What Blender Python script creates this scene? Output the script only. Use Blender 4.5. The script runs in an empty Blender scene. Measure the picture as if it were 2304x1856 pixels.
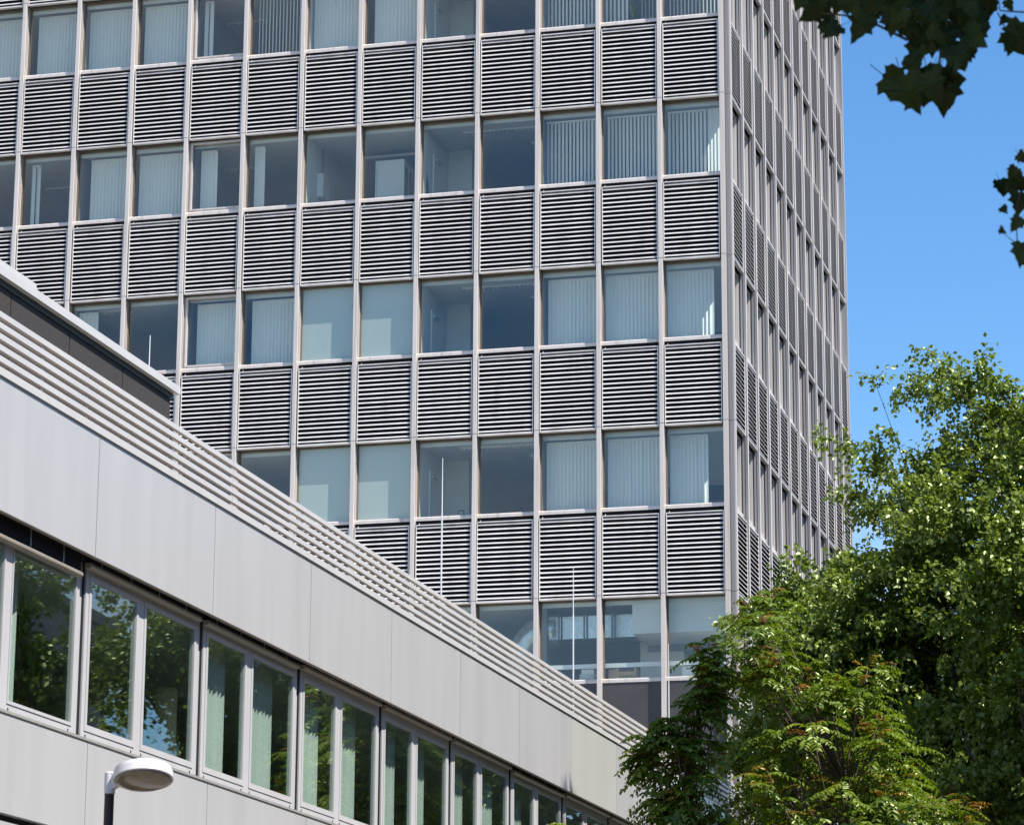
import bpy, math, random
import numpy as np
from mathutils import Vector, Matrix

R = math.radians
rnd = random.Random(7)
nrs = np.random.RandomState(11)
SC = bpy.context.scene
COL = SC.collection

# ------------------------------------------------------------------ camera
CAM = np.array([10.840, -58.960, 1.600])
YAW, PITCH, ROLL, FPX = -0.2593, 0.2459, 0.0054, 6675.6
fw = np.array([math.sin(YAW) * math.cos(PITCH), math.cos(YAW) * math.cos(PITCH), math.sin(PITCH)])
_r = np.array([math.cos(YAW), -math.sin(YAW), 0.0])
_u = np.cross(_r, fw)
rt = math.cos(ROLL) * _r + math.sin(ROLL) * _u
up = -math.sin(ROLL) * _r + math.cos(ROLL) * _u
cam = bpy.data.cameras.new('camera')
cam.sensor_fit = 'HORIZONTAL'
cam.sensor_width = 36.0
cam.lens = FPX * 36.0 / 2304.0
cam.clip_start = 0.5
cam.clip_end = 4000.0
cam.dof.use_dof = True
cam.dof.focus_distance = 58.0
cam.dof.aperture_fstop = 9.0
cam_o = bpy.data.objects.new('camera', cam)
M = Matrix.Identity(4)
for i in range(3):
    M[i][0], M[i][1], M[i][2], M[i][3] = rt[i], up[i], -fw[i], CAM[i]
cam_o.matrix_world = M
COL.objects.link(cam_o)
SC.camera = cam_o

def ray(px, py):
    return fw * FPX + rt * (px - 1152.0) - up * (py - 928.0)
def on_x(px, py, X):
    d = ray(px, py); return CAM + d * ((X - CAM[0]) / d[0])
def on_y(px, py, Y):
    d = ray(px, py); return CAM + d * ((Y - CAM[1]) / d[1])
def at_dist(px, py, D):
    d = ray(px, py); return CAM + d / np.linalg.norm(d) * D

# ------------------------------------------------------------------ sky and sun
CLOUD_W = 1.0  # offset chosen so the added clouds stay out of view
SUN_EL, SUN_AZ = R(56.0), R(23.0)          # azimuth: degrees from +x towards -y
sdir = Vector((math.cos(SUN_EL) * math.cos(SUN_AZ), -math.cos(SUN_EL) * math.sin(SUN_AZ), math.sin(SUN_EL)))
world = bpy.data.worlds.new('World')
SC.world = world
world.use_nodes = True
wn = world.node_tree.nodes; wl = world.node_tree.links
wn.clear()
wo = wn.new('ShaderNodeOutputWorld'); bg = wn.new('ShaderNodeBackground')
sky = wn.new('ShaderNodeTexSky'); sky.sky_type = 'NISHITA'; sky.sun_disc = False
sky.sun_elevation = SUN_EL
sky.sun_rotation = math.atan2(sdir.x, sdir.y)
sky.altitude = 0.0; sky.air_density = 1.0; sky.dust_density = 0.0; sky.ozone_density = 4.0
tc = wn.new('ShaderNodeTexCoord')
sep = wn.new('ShaderNodeSeparateXYZ')
wl.new(tc.outputs['Generated'], sep.inputs[0])
mpg = wn.new('ShaderNodeMapping'); mpg.inputs['Scale'].default_value = (3.0, 3.0, 11.0)
wl.new(tc.outputs['Generated'], mpg.inputs['Vector'])
nz = wn.new('ShaderNodeTexNoise'); nz.inputs['Scale'].default_value = 2.2; nz.inputs['Detail'].default_value = 7.0
nz.inputs['Roughness'].default_value = 0.6
wl.new(mpg.outputs[0], nz.inputs['Vector'])
cr = wn.new('ShaderNodeValToRGB'); cr.color_ramp.elements[0].position = 0.45; cr.color_ramp.elements[1].position = 0.68
wl.new(nz.outputs['Fac'], cr.inputs[0])
band = wn.new('ShaderNodeMapRange'); band.inputs['From Min'].default_value = 0.24; band.inputs['From Max'].default_value = 0.15
wl.new(sep.outputs['Z'], band.inputs['Value'])
mul0 = wn.new('ShaderNodeMath'); mul0.operation = 'MULTIPLY'
wl.new(cr.outputs['Color'], mul0.inputs[0]); wl.new(band.outputs[0], mul0.inputs[1])
# clouds added over the rest of the sky to whiten its fill light
mp2 = wn.new('ShaderNodeMapping'); mp2.inputs['Scale'].default_value = (1.0, 1.0, 2.2)
wl.new(tc.outputs['Generated'], mp2.inputs['Vector'])
nz2 = wn.new('ShaderNodeTexNoise'); nz2.noise_dimensions = '4D'; nz2.inputs['Scale'].default_value = 1.7; nz2.inputs['Detail'].default_value = 9.0
nz2.inputs['Roughness'].default_value = 0.58; nz2.inputs['W'].default_value = CLOUD_W
wl.new(mp2.outputs[0], nz2.inputs['Vector'])
cr2 = wn.new('ShaderNodeValToRGB'); cr2.color_ramp.elements[0].position = 0.50; cr2.color_ramp.elements[1].position = 0.66
wl.new(nz2.outputs['Fac'], cr2.inputs[0])
mul = wn.new('ShaderNodeMath'); mul.operation = 'MAXIMUM'
wl.new(mul0.outputs[0], mul.inputs[0]); wl.new(cr2.outputs['Color'], mul.inputs[1])
mixc = wn.new('ShaderNodeMix'); mixc.data_type = 'RGBA'
wl.new(mul.outputs[0], mixc.inputs['Factor'])
hsv = wn.new('ShaderNodeHueSaturation'); hsv.inputs['Saturation'].default_value = 1.2
wl.new(sky.outputs[0], hsv.inputs['Color']); wl.new(hsv.outputs[0], mixc.inputs['A']); mixc.inputs['B'].default_value = (4.6, 4.7, 5.0, 1)
wl.new(mixc.outputs['Result'], bg.inputs['Color'])
bg.inputs['Strength'].default_value = 0.105
wl.new(bg.outputs[0], wo.inputs['Surface'])

sl = bpy.data.lights.new('sun', 'SUN'); sl.energy = 5.0; sl.angle = R(0.53); sl.color = (1.0, 0.945, 0.86)
so = bpy.data.objects.new('sun', sl); COL.objects.link(so)
so.rotation_euler = sdir.to_track_quat('Z', 'Y').to_euler()
so.location = (30, -40, 60)

SC.view_settings.view_transform = 'Standard'
SC.view_settings.look = 'None'
SC.view_settings.exposure = 0.95
SC.view_settings.gamma = 1.0
SC.view_settings.use_curve_mapping = False
SC.cycles.use_denoising = True
SC.cycles.max_bounces = 9
SC.cycles.transparent_max_bounces = 16
SC.cycles.diffuse_bounces = 5
SC.cycles.glossy_bounces = 4
SC.cycles.sample_clamp_indirect = 8.0
SC.cycles.caustics_reflective = False
SC.cycles.caustics_refractive = False

# ------------------------------------------------------------------ materials
def new_mat(name):
    m = bpy.data.materials.new(name); m.use_nodes = True
    nt = m.node_tree
    return m, nt, nt.nodes['Principled BSDF'], nt.nodes['Material Output']
def mat(name, col, rough=0.5, metal=0.0, var=0.06, scale=(3, 3, 3), bump=0.0, bscale=60.0, spec=0.5, stain=None):
    m, nt, p, out = new_mat(name)
    n, l = nt.nodes, nt.links
    p.inputs['Roughness'].default_value = rough
    p.inputs['Metallic'].default_value = metal
    p.inputs['Specular IOR Level'].default_value = spec
    geo = n.new('ShaderNodeNewGeometry')
    mp = n.new('ShaderNodeMapping'); mp.inputs['Scale'].default_value = scale
    l.new(geo.outputs['Position'], mp.inputs['Vector'])
    no = n.new('ShaderNodeTexNoise'); no.inputs['Scale'].default_value = 1.0; no.inputs['Detail'].default_value = 5.0
    l.new(mp.outputs[0], no.inputs['Vector'])
    mr = n.new('ShaderNodeMapRange')
    mr.inputs['From Min'].default_value = 0.3; mr.inputs['From Max'].default_value = 0.7
    mr.inputs['To Min'].default_value = 1.0 - var; mr.inputs['To Max'].default_value = 1.0 + var
    l.new(no.outputs['Fac'], mr.inputs['Value'])
    mx = n.new('ShaderNodeMix'); mx.data_type = 'RGBA'; mx.blend_type = 'MULTIPLY'; mx.inputs['Factor'].default_value = 1.0
    mx.inputs['A'].default_value = (*col, 1)
    l.new(mr.outputs[0], mx.inputs['B'])
    last = mx.outputs['Result']
    if stain:
        scol, sscale, lo, hi = stain
        mp2 = n.new('ShaderNodeMapping'); mp2.inputs['Scale'].default_value = sscale
        l.new(geo.outputs['Position'], mp2.inputs['Vector'])
        n2 = n.new('ShaderNodeTexNoise'); n2.inputs['Scale'].default_value = 1.0; n2.inputs['Detail'].default_value = 6.0
        l.new(mp2.outputs[0], n2.inputs['Vector'])
        r2 = n.new('ShaderNodeValToRGB'); r2.color_ramp.elements[0].position = lo; r2.color_ramp.elements[1].position = hi
        l.new(n2.outputs['Fac'], r2.inputs[0])
        m2 = n.new('ShaderNodeMix'); m2.data_type = 'RGBA'
        l.new(r2.outputs['Color'], m2.inputs['Factor']); l.new(last, m2.inputs['A']); m2.inputs['B'].default_value = (*scol, 1)
        last = m2.outputs['Result']
    l.new(last, p.inputs['Base Color'])
    if bump:
        nb = n.new('ShaderNodeTexNoise'); nb.inputs['Scale'].default_value = bscale; nb.inputs['Detail'].default_value = 4.0
        l.new(geo.outputs['Position'], nb.inputs['Vector'])
        b = n.new('ShaderNodeBump'); b.inputs['Strength'].default_value = bump; b.inputs['Distance'].default_value = 0.02
        l.new(nb.outputs['Fac'], b.inputs['Height']); l.new(b.outputs[0], p.inputs['Normal'])
    return m
def glass_mat(name, tint, f0, rough=0.0):
    m, nt, p, out = new_mat(name)
    n, l = nt.nodes, nt.links
    n.remove(p)
    t = n.new('ShaderNodeBsdfTransparent'); t.inputs['Color'].default_value = (*tint, 1)
    g = n.new('ShaderNodeBsdfGlossy'); g.inputs['Roughness'].default_value = rough; g.inputs['Color'].default_value = (0.93, 0.97, 0.98, 1)
    lw = n.new('ShaderNodeLayerWeight'); lw.inputs['Blend'].default_value = 0.5
    pw = n.new('ShaderNodeMath'); pw.operation = 'POWER'; pw.inputs[1].default_value = 5.0
    l.new(lw.outputs['Facing'], pw.inputs[0])
    f = n.new('ShaderNodeMath'); f.operation = 'MULTIPLY_ADD'; f.inputs[1].default_value = 1 - f0; f.inputs[2].default_value = f0
    l.new(pw.outputs[0], f.inputs[0])
    geo = n.new('ShaderNodeNewGeometry')
    nb = n.new('ShaderNodeTexNoise'); nb.inputs['Scale'].default_value = 0.9; nb.inputs['Detail'].default_value = 1.0
    l.new(geo.outputs['Position'], nb.inputs['Vector'])
    b = n.new('ShaderNodeBump'); b.inputs['Strength'].default_value = 0.12; b.inputs['Distance'].default_value = 0.012
    l.new(nb.outputs['Fac'], b.inputs['Height']); l.new(b.outputs[0], g.inputs['Normal'])
    mx = n.new('ShaderNodeMixShader')
    l.new(f.outputs[0], mx.inputs[0]); l.new(t.outputs[0], mx.inputs[1]); l.new(g.outputs[0], mx.inputs[2])
    l.new(mx.outputs[0], out.inputs['Surface'])
    return m
def film_mat(name, col, tr=0.35):
    m, nt, p, out = new_mat(name)
    n, l = nt.nodes, nt.links
    n.remove(p)
    d = n.new('ShaderNodeBsdfDiffuse'); d.inputs['Color'].default_value = (*col, 1)
    t = n.new('ShaderNodeBsdfTranslucent'); t.inputs['Color'].default_value = (*col, 1)
    mx = n.new('ShaderNodeMixShader'); mx.inputs[0].default_value = tr
    l.new(d.outputs[0], mx.inputs[1]); l.new(t.outputs[0], mx.inputs[2]); l.new(mx.outputs[0], out.inputs['Surface'])
    return m
def leaf_mat(name, stops, trans=0.35, gloss=0.06):
    m, nt, p, out = new_mat(name)
    n, l = nt.nodes, nt.links
    n.remove(p)
    at = n.new('ShaderNodeAttribute'); at.attribute_name = 'tint'
    rp = n.new('ShaderNodeValToRGB')
    while len(rp.color_ramp.elements) < len(stops): rp.color_ramp.elements.new(0.5)
    for e, (pos, c) in zip(rp.color_ramp.elements, stops):
        e.position = pos; e.color = (*c, 1)
    l.new(at.outputs['Fac'], rp.inputs[0])
    d = n.new('ShaderNodeBsdfDiffuse'); l.new(rp.outputs[0], d.inputs['Color'])
    t = n.new('ShaderNodeBsdfTranslucent')
    hs = n.new('ShaderNodeMix'); hs.data_type = 'RGBA'; hs.blend_type = 'MULTIPLY'; hs.inputs['Factor'].default_value = 1.0
    l.new(rp.outputs[0], hs.inputs['A']); hs.inputs['B'].default_value = (1.25, 1.3, 0.35, 1)
    l.new(hs.outputs['Result'], t.inputs['Color'])
    g = n.new('ShaderNodeBsdfGlossy'); g.inputs['Roughness'].default_value = 0.38; g.inputs['Color'].default_value = (0.85, 0.95, 0.6, 1)
    m1 = n.new('ShaderNodeMixShader'); m1.inputs[0].default_value = trans
    l.new(d.outputs[0], m1.inputs[1]); l.new(t.outputs[0], m1.inputs[2])
    m2 = n.new('ShaderNodeMixShader'); m2.inputs[0].default_value = gloss
    l.new(m1.outputs[0], m2.inputs[1]); l.new(g.outputs[0], m2.inputs[2]); l.new(m2.outputs[0], out.inputs['Surface'])
    return m

RUST = (0.20, 0.12, 0.07)
M_ = {}
M_['alu'] = mat('anodised_aluminium', (0.63, 0.575, 0.54), 0.45, 0.30, 0.07, (6, 6, 0.6), stain=((0.36, 0.32, 0.29), (11, 11, 0.4), 0.56, 0.85))
M_['slat'] = mat('bright_slat_aluminium', (0.72, 0.68, 0.655), 0.40, 0.35, 0.10, (3, 3, 0.5), stain=((0.50, 0.46, 0.44), (4, 4, 1.2), 0.52, 0.85))
M_['column'] = mat('stained_column_aluminium', (0.60, 0.545, 0.50), 0.45, 0.30, 0.06, (14, 14, 0.4), stain=((0.27, 0.20, 0.15), (26, 26, 0.33), 0.60, 0.80))
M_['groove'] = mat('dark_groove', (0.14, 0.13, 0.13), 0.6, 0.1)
M_['flank'] = mat('darker_flank', (0.32, 0.318, 0.335), 0.5, 0.25, 0.12, (8, 8, 0.5), stain=((0.24, 0.22, 0.21), (9, 9, 0.35), 0.5, 0.8))  # darker grey than the front mullions, with vertical streaks
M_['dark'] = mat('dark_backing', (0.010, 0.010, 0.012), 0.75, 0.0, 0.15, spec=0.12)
M_['joint'] = mat('rusty_joint', (0.16, 0.11, 0.09), 0.7, 0.0, 0.3, (30, 30, 30))
M_['plinth'] = mat('dark_grey_panel', (0.055, 0.052, 0.056), 0.45, 0.0, 0.1)
M_['seal'] = mat('black_rubber', (0.012, 0.012, 0.014), 0.5)
M_['tglass'] = glass_mat('tower_glass', (0.95, 0.98, 0.965), 0.055)
M_['aglass'] = glass_mat('annex_glass', (0.85, 0.915, 0.89), 0.11)
M_['film'] = film_mat('frosted_film', (0.72, 0.78, 0.76), 0.25)
M_['vane'] = film_mat('blind_fabric', (0.90, 0.90, 0.87), 0.12)
M_['ceil'] = mat('ceiling_tile', (0.62, 0.63, 0.60), 0.8, 0, 0.03)
M_['carpet'] = mat('office_carpet', (0.20, 0.21, 0.23), 0.9, 0, 0.1)
M_['plaster'] = mat('white_plaster', (0.74, 0.76, 0.74), 0.8, 0, 0.03)
M_['greywall'] = mat('grey_wall', (0.22, 0.23, 0.25), 0.8, 0, 0.05)
M_['white'] = mat('white_enamel', (0.80, 0.80, 0.80), 0.35, 0, 0.03)
M_['duct'] = mat('galvanised_duct', (0.55, 0.58, 0.60), 0.3, 0.8, 0.15, (12, 12, 12))
M_['card'] = mat('cardboard', (0.42, 0.30, 0.17), 0.8, 0, 0.08, (8, 8, 60))
M_['ink'] = mat('black_ink', (0.02, 0.02, 0.02), 0.7)
M_['paper'] = mat('paper', (0.66, 0.66, 0.60), 0.8, 0, 0.12, (4, 4, 120))
M_['yellow'] = mat('yellow_sticker', (0.65, 0.50, 0.03), 0.5)
M_['panel'] = mat('white_facade_panel', (0.395, 0.392, 0.40), 0.30, 0.0, 0.04, (0.5, 3.2, 0.3), stain=((0.34, 0.342, 0.345), (1, 1.3, 0.25), 0.5, 0.85))
M_['panel2'] = mat('greenish_facade_panel', (0.38, 0.38, 0.36), 0.42, 0.0, 0.03, (0.5, 1.6, 0.35))
M_['wframe'] = mat('window_frame_aluminium', (0.42, 0.415, 0.425), 0.45, 0.0, 0.04, (4, 4, 0.6))
M_['soffit'] = mat('soffit_metal', (0.20, 0.16, 0.13), 0.5, 0.3, 0.1)
M_['flash'] = mat('sill_flashing', (0.36, 0.345, 0.33), 0.5, 0.3, 0.1, (8, 8, 8))
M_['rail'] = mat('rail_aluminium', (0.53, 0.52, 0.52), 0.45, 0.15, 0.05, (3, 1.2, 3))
M_['railund'] = mat('rail_underside_warm_shade', (0.30, 0.24, 0.185), 0.5, 0.2, 0.06)  # shade with warm ground bounce, painted brown on rail back and underside
M_['bronze'] = mat('blind_rail_bronze', (0.34, 0.30, 0.25), 0.45, 0.4, 0.08)
M_['darkstone'] = mat('dark_fibre_panel', (0.030, 0.026, 0.025), 0.8, 0.0, 0.25, (24, 24, 24), stain=((0.16, 0.15, 0.14), (70, 70, 70), 0.72, 0.80))
M_['coping'] = mat('coping_metal', (0.46, 0.455, 0.455), 0.45, 0.0, 0.04)
M_['roof'] = mat('roof_gravel', (0.30, 0.29, 0.27), 0.9, 0, 0.2, (20, 20, 20))
M_['asphalt'] = mat('asphalt', (0.055, 0.055, 0.058), 0.85, 0, 0.2, (4, 4, 4), bump=0.3)
M_['paving'] = mat('paving', (0.13, 0.12, 0.105), 0.85, 0, 0.15, (2, 2, 2), bump=0.2)
M_['lampw'] = mat('lamp_white_paint', (0.55, 0.55, 0.58), 0.35, 0, 0.03)
M_['lampp'] = mat('lamp_pole_paint', (0.010, 0.010, 0.014), 0.6, 0, 0.1)
M_['lens'] = mat('lamp_lens', (0.20, 0.17, 0.12), 0.12, 0.0, 0.25, (9, 9, 9))
M_['rod'] = mat('lightning_rod_metal', (0.75, 0.75, 0.77), 0.35, 0.3)
M_['bark'] = mat('bark', (0.055, 0.042, 0.032), 0.9, 0, 0.3, (9, 9, 3), bump=0.5, bscale=30)
M_['barkr'] = mat('sumac_bark', (0.085, 0.058, 0.04), 0.85, 0, 0.25, (9, 9, 3))
M_['pot'] = mat('dark_planter', (0.03, 0.03, 0.033), 0.4)
M_['curtain'] = film_mat('curtain_fabric', (0.86, 0.87, 0.84), 0.2)
M_['cream'] = mat('cream_column', (0.72, 0.66, 0.48), 0.6)
M_['screen'] = mat('black_plastic', (0.015, 0.016, 0.02), 0.35)
M_['cloth'] = mat('navy_cloth', (0.02, 0.025, 0.06), 0.85)
M_['linden'] = leaf_mat('linden_leaf', [(0.0, (0.075, 0.112, 0.014)), (0.5, (0.125, 0.175, 0.026)), (0.85, (0.195, 0.245, 0.055)), (1.0, (0.32, 0.36, 0.15))], 0.42, 0.05)
M_['sumac'] = leaf_mat('sumac_leaf', [(0.0, (0.065, 0.110, 0.012)), (0.55, (0.125, 0.185, 0.020)), (0.80, (0.20, 0.235, 0.035)), (0.86, (0.21, 0.13, 0.022)), (1.0, (0.19, 0.075, 0.02))], 0.42, 0.04)
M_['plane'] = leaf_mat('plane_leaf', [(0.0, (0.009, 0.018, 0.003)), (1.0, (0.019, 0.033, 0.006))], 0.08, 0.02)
M_['palm'] = leaf_mat('palm_leaf', [(0.0, (0.05, 0.10, 0.015)), (1.0, (0.20, 0.24, 0.05))], 0.3, 0.08)
M_['grassy'] = leaf_mat('yellow_plant_leaf', [(0.0, (0.16, 0.18, 0.03)), (1.0, (0.38, 0.36, 0.10))], 0.3, 0.05)

# ------------------------------------------------------------------ mesh helpers
class MB:
    def __init__(s): s.v = []; s.f = []; s.m = []; s.tint = None
    def add(s, vs, fs, mi=0):
        o = len(s.v); s.v += [tuple(v) for v in vs]
        for f in fs: s.f.append([i + o for i in f]); s.m.append(mi)
        return s
    def box(s, x0, x1, y0, y1, z0, z1, mi=0):
        return s.add([(x0, y0, z0), (x1, y0, z0), (x1, y1, z0), (x0, y1, z0), (x0, y0, z1), (x1, y0, z1), (x1, y1, z1), (x0, y1, z1)],
                     [(0, 3, 2, 1), (4, 5, 6, 7), (0, 1, 5, 4), (1, 2, 6, 5), (2, 3, 7, 6), (3, 0, 4, 7)], mi)
    def prism(s, poly, axis, a, b, mi=0, emi=None):
        n = len(poly)
        def P(p, t):
            if axis == 'z': return (p[0], p[1], t)
            if axis == 'x': return (t, p[0], p[1])
            return (p[0], t, p[1])
        vs = [P(p, a) for p in poly] + [P(p, b) for p in poly]
        area = sum(poly[i][0] * poly[(i + 1) % n][1] - poly[(i + 1) % n][0] * poly[i][1] for i in range(n))
        ccw = area > 0
        if axis == 'y': ccw = not ccw
        bot = list(range(n)); top = list(range(n, 2 * n))
        fs = []
        if (ccw) == (b > a):
            fs.append(bot[::-1]); fs.append(top)
            for i in range(n): fs.append((i, (i + 1) % n, n + (i + 1) % n, n + i))
        else:
            fs.append(bot); fs.append(top[::-1])
            for i in range(n): fs.append(((i + 1) % n, i, n + i, n + (i + 1) % n))
        s.add(vs, fs, mi)
        if emi:
            for i in range(n): s.m[len(s.m) - n + i] = emi[i]
        return s
    def tube(s, pts, rad, sides=6, mi=0, cap=True):
        pts = [Vector(p) for p in pts]; n = len(pts)
        if not hasattr(rad, '__len__'): rad = [rad] * n
        vs = []; prev = None
        for i, p in enumerate(pts):
            t = (pts[min(i + 1, n - 1)] - pts[max(i - 1, 0)]).normalized()
            if prev is None:
                a = t.orthogonal().normalized()
            else:
                a = (prev - t * prev.dot(t))
                a = a.normalized() if a.length > 1e-6 else t.orthogonal().normalized()
            prev = a; b = t.cross(a)
            for k in range(sides):
                an = 2 * math.pi * k / sides
                vs.append(p + (a * math.cos(an) + b * math.sin(an)) * rad[i])
        fs = []
        for i in range(n - 1):
            for k in range(sides):
                k2 = (k + 1) % sides
                fs.append((i * sides + k, i * sides + k2, (i + 1) * sides + k2, (i + 1) * sides + k))
        if cap:
            fs.append(list(range(sides))[::-1]); fs.append([(n - 1) * sides + k for k in range(sides)])
        return s.add(vs, fs, mi)
    def lathe(s, prof, cx, cy, sides=24, mi=0):
        vs = []
        for r_, z in prof:
            for k in range(sides):
                a = 2 * math.pi * k / sides
                vs.append((cx + r_ * math.cos(a), cy + r_ * math.sin(a), z))
        fs = []
        for i in range(len(prof) - 1):
            for k in range(sides):
                k2 = (k + 1) % sides
                fs.append((i * sides + k, i * sides + k2, (i + 1) * sides + k2, (i + 1) * sides + k))
        fs.append(list(range(sides))[::-1]); fs.append([(len(prof) - 1) * sides + k for k in range(sides)])
        return s.add(vs, fs, mi)
    def mesh(s, name, mats, smooth=False):
        me = bpy.data.meshes.new(name)
        me.from_pydata(s.v, [], s.f)
        for m in (mats if isinstance(mats, (list, tuple)) else [mats]): me.materials.append(m)
        if max(s.m, default=0) > 0: me.polygons.foreach_set('material_index', s.m)
        if smooth: me.polygons.foreach_set('use_smooth', [True] * len(me.polygons))
        me.update()
        return me
    def build(s, name, mats, parent=None, loc=(0, 0, 0), rotz=0.0, smooth=False):
        return put(s.mesh(name, mats, smooth), name, parent, loc, rotz)
def put(me, name, parent=None, loc=(0, 0, 0), rotz=0.0):
    o = bpy.data.objects.new(name, me); COL.objects.link(o)
    o.location = loc
    if rotz: o.rotation_euler = (0, 0, rotz)
    if parent is not None: o.parent = parent
    return o
def tag(o, label=None, cat=None, group=None, kind=None):
    if label: o['label'] = label
    if cat: o['category'] = cat
    if group: o['group'] = group
    if kind: o['kind'] = kind
    return o
def thing(name, label, cat, loc=(0, 0, 0), rotz=0.0, group=None):
    o = bpy.data.objects.new(name, None); COL.objects.link(o)
    o.empty_display_size = 0.3
    o.location = loc; o.rotation_euler = (0, 0, rotz)
    return tag(o, label, cat, group)

# ------------------------------------------------------------------ ground
g = MB().box(-900, 900, -900, 900, -0.3, 0.0).build('ground', M_['paving']); tag(g, kind='structure')
g = MB().box(13.5, 24, -500, 400, 0.0, 0.006).build('road', M_['asphalt']); tag(g, kind='structure')
g = MB().box(13.36, 13.5, -500, 400, 0.0, 0.12).build('kerb', M_['flash']); tag(g, kind='structure')

# unseen block across the road, added to cut low sky light; mirrored in windows
opp = thing('added_block', 'grey block added across the road to cut low sky light, mirrored in annex windows', 'building', (30.0, -20.0, 0))
MB().box(0, 14, -75, 60, 0, 20).build('wall', mat('grey_render', (0.22, 0.22, 0.23), 0.8), opp)
ow = MB().box(-0.06, 0.0, -0.8, 0.8, 0, 1.7).mesh('window', mat('dark_pane', (0.03, 0.04, 0.05), 0.1))
for f_ in range(5):
    for q_ in range(30): put(ow, 'window', opp, (0, -70 + q_ * 4.3, 2.2 + 3.6 * f_))
MB().box(-0.2, 14.2, -75.2, 60.2, 20, 20.4).build('roof', mat('grey_roof', (0.2, 0.2, 0.2), 0.8), opp)

# ------------------------------------------------------------------ tower
tower = thing('office_tower', 'tall office tower with aluminium mullions and horizontal louver panels between window rows', 'building')
W, W2, X0, Y0, HS, ZA = 1.3531, 1.3759, -0.2126, 0.0706, 3.6, 23.685
NB, NS = 14, 12
def zs(k): return ZA - HS * k
MW = 0.046                      # half mullion width
XL = X0 - W * NB - 0.3          # left end
YB = Y0 + W2 * NS               # far end of the side facade
GY = 0.22                       # glass depth
def visible_front(k, i):
    return i <= {-3: 13, -2: 13, -1: 13, 0: 13, 1: 13, 2: 10, 3: 6}.get(k, -1)

# mullions (one segment per storey, thin joint at each splice)
def mullion_mesh(side=False):
    b = MB()
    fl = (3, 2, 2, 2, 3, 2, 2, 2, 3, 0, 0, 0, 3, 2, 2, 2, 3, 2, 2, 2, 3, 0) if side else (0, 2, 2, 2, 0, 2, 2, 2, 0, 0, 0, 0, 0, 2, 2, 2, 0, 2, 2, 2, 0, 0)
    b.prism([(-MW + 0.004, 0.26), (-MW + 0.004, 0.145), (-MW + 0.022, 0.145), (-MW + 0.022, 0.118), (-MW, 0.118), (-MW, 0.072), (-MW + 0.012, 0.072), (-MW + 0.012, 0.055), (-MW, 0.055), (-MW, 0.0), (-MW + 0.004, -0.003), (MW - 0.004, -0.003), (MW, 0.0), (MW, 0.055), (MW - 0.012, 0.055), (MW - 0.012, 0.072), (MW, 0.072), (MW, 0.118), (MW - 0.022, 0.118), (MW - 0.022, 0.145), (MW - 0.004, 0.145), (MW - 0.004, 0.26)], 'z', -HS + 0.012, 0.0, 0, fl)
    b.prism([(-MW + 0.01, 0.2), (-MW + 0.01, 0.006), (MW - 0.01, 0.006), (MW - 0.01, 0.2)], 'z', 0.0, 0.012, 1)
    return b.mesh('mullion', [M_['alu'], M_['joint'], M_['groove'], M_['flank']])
mul_me = mullion_mesh()
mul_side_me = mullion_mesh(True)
for k in range(-3, 4):
    for i in range(1, NB + 1):
        if visible_front(k, i - 1):
            put(mul_me, 'mullion', tower, (X0 - W * i, 0, zs(k)))
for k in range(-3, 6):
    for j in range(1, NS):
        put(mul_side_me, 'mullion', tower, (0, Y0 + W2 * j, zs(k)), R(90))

# corner column, storey by storey
cp = [(-0.2586, 0.28), (-0.2586, 0.0), (-0.160, 0.0), (-0.160, 0.095), (-0.150, 0.112), (-0.128, 0.112), (-0.124, 0.106), (-0.098, 0.106),
      (-0.094, 0.112), (-0.060, 0.112), (-0.045, 0.105), (-0.035, 0.088), (-0.030, 0.026), (0.0, 0.026), (0.0, 0.1166), (-0.22, 0.28)]
cc = MB()
cc.prism(cp, 'z', -HS + 0.012, 0.0)
cc.prism([(-0.25, 0.2), (-0.25, 0.008), (-0.165, 0.008), (-0.165, 0.118), (-0.04, 0.118), (-0.03, 0.04), (-0.008, 0.04), (-0.008, 0.11), (-0.2, 0.2)], 'z', 0.0, 0.012, 1)
cc_me = cc.mesh('corner_column', [M_['column'], M_['joint']])
for k in range(-3, 6): put(cc_me, 'corner_column', tower, (0, 0, zs(k)))
# far corner column of the side facade
cc2 = MB().prism([(0.0, -0.06), (0.0, 0.12), (-0.2, 0.12), (-0.2, -0.06)], 'z', 0, zs(-3)).build('corner_column', M_['flank'], tower, (0, YB, 0))

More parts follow.
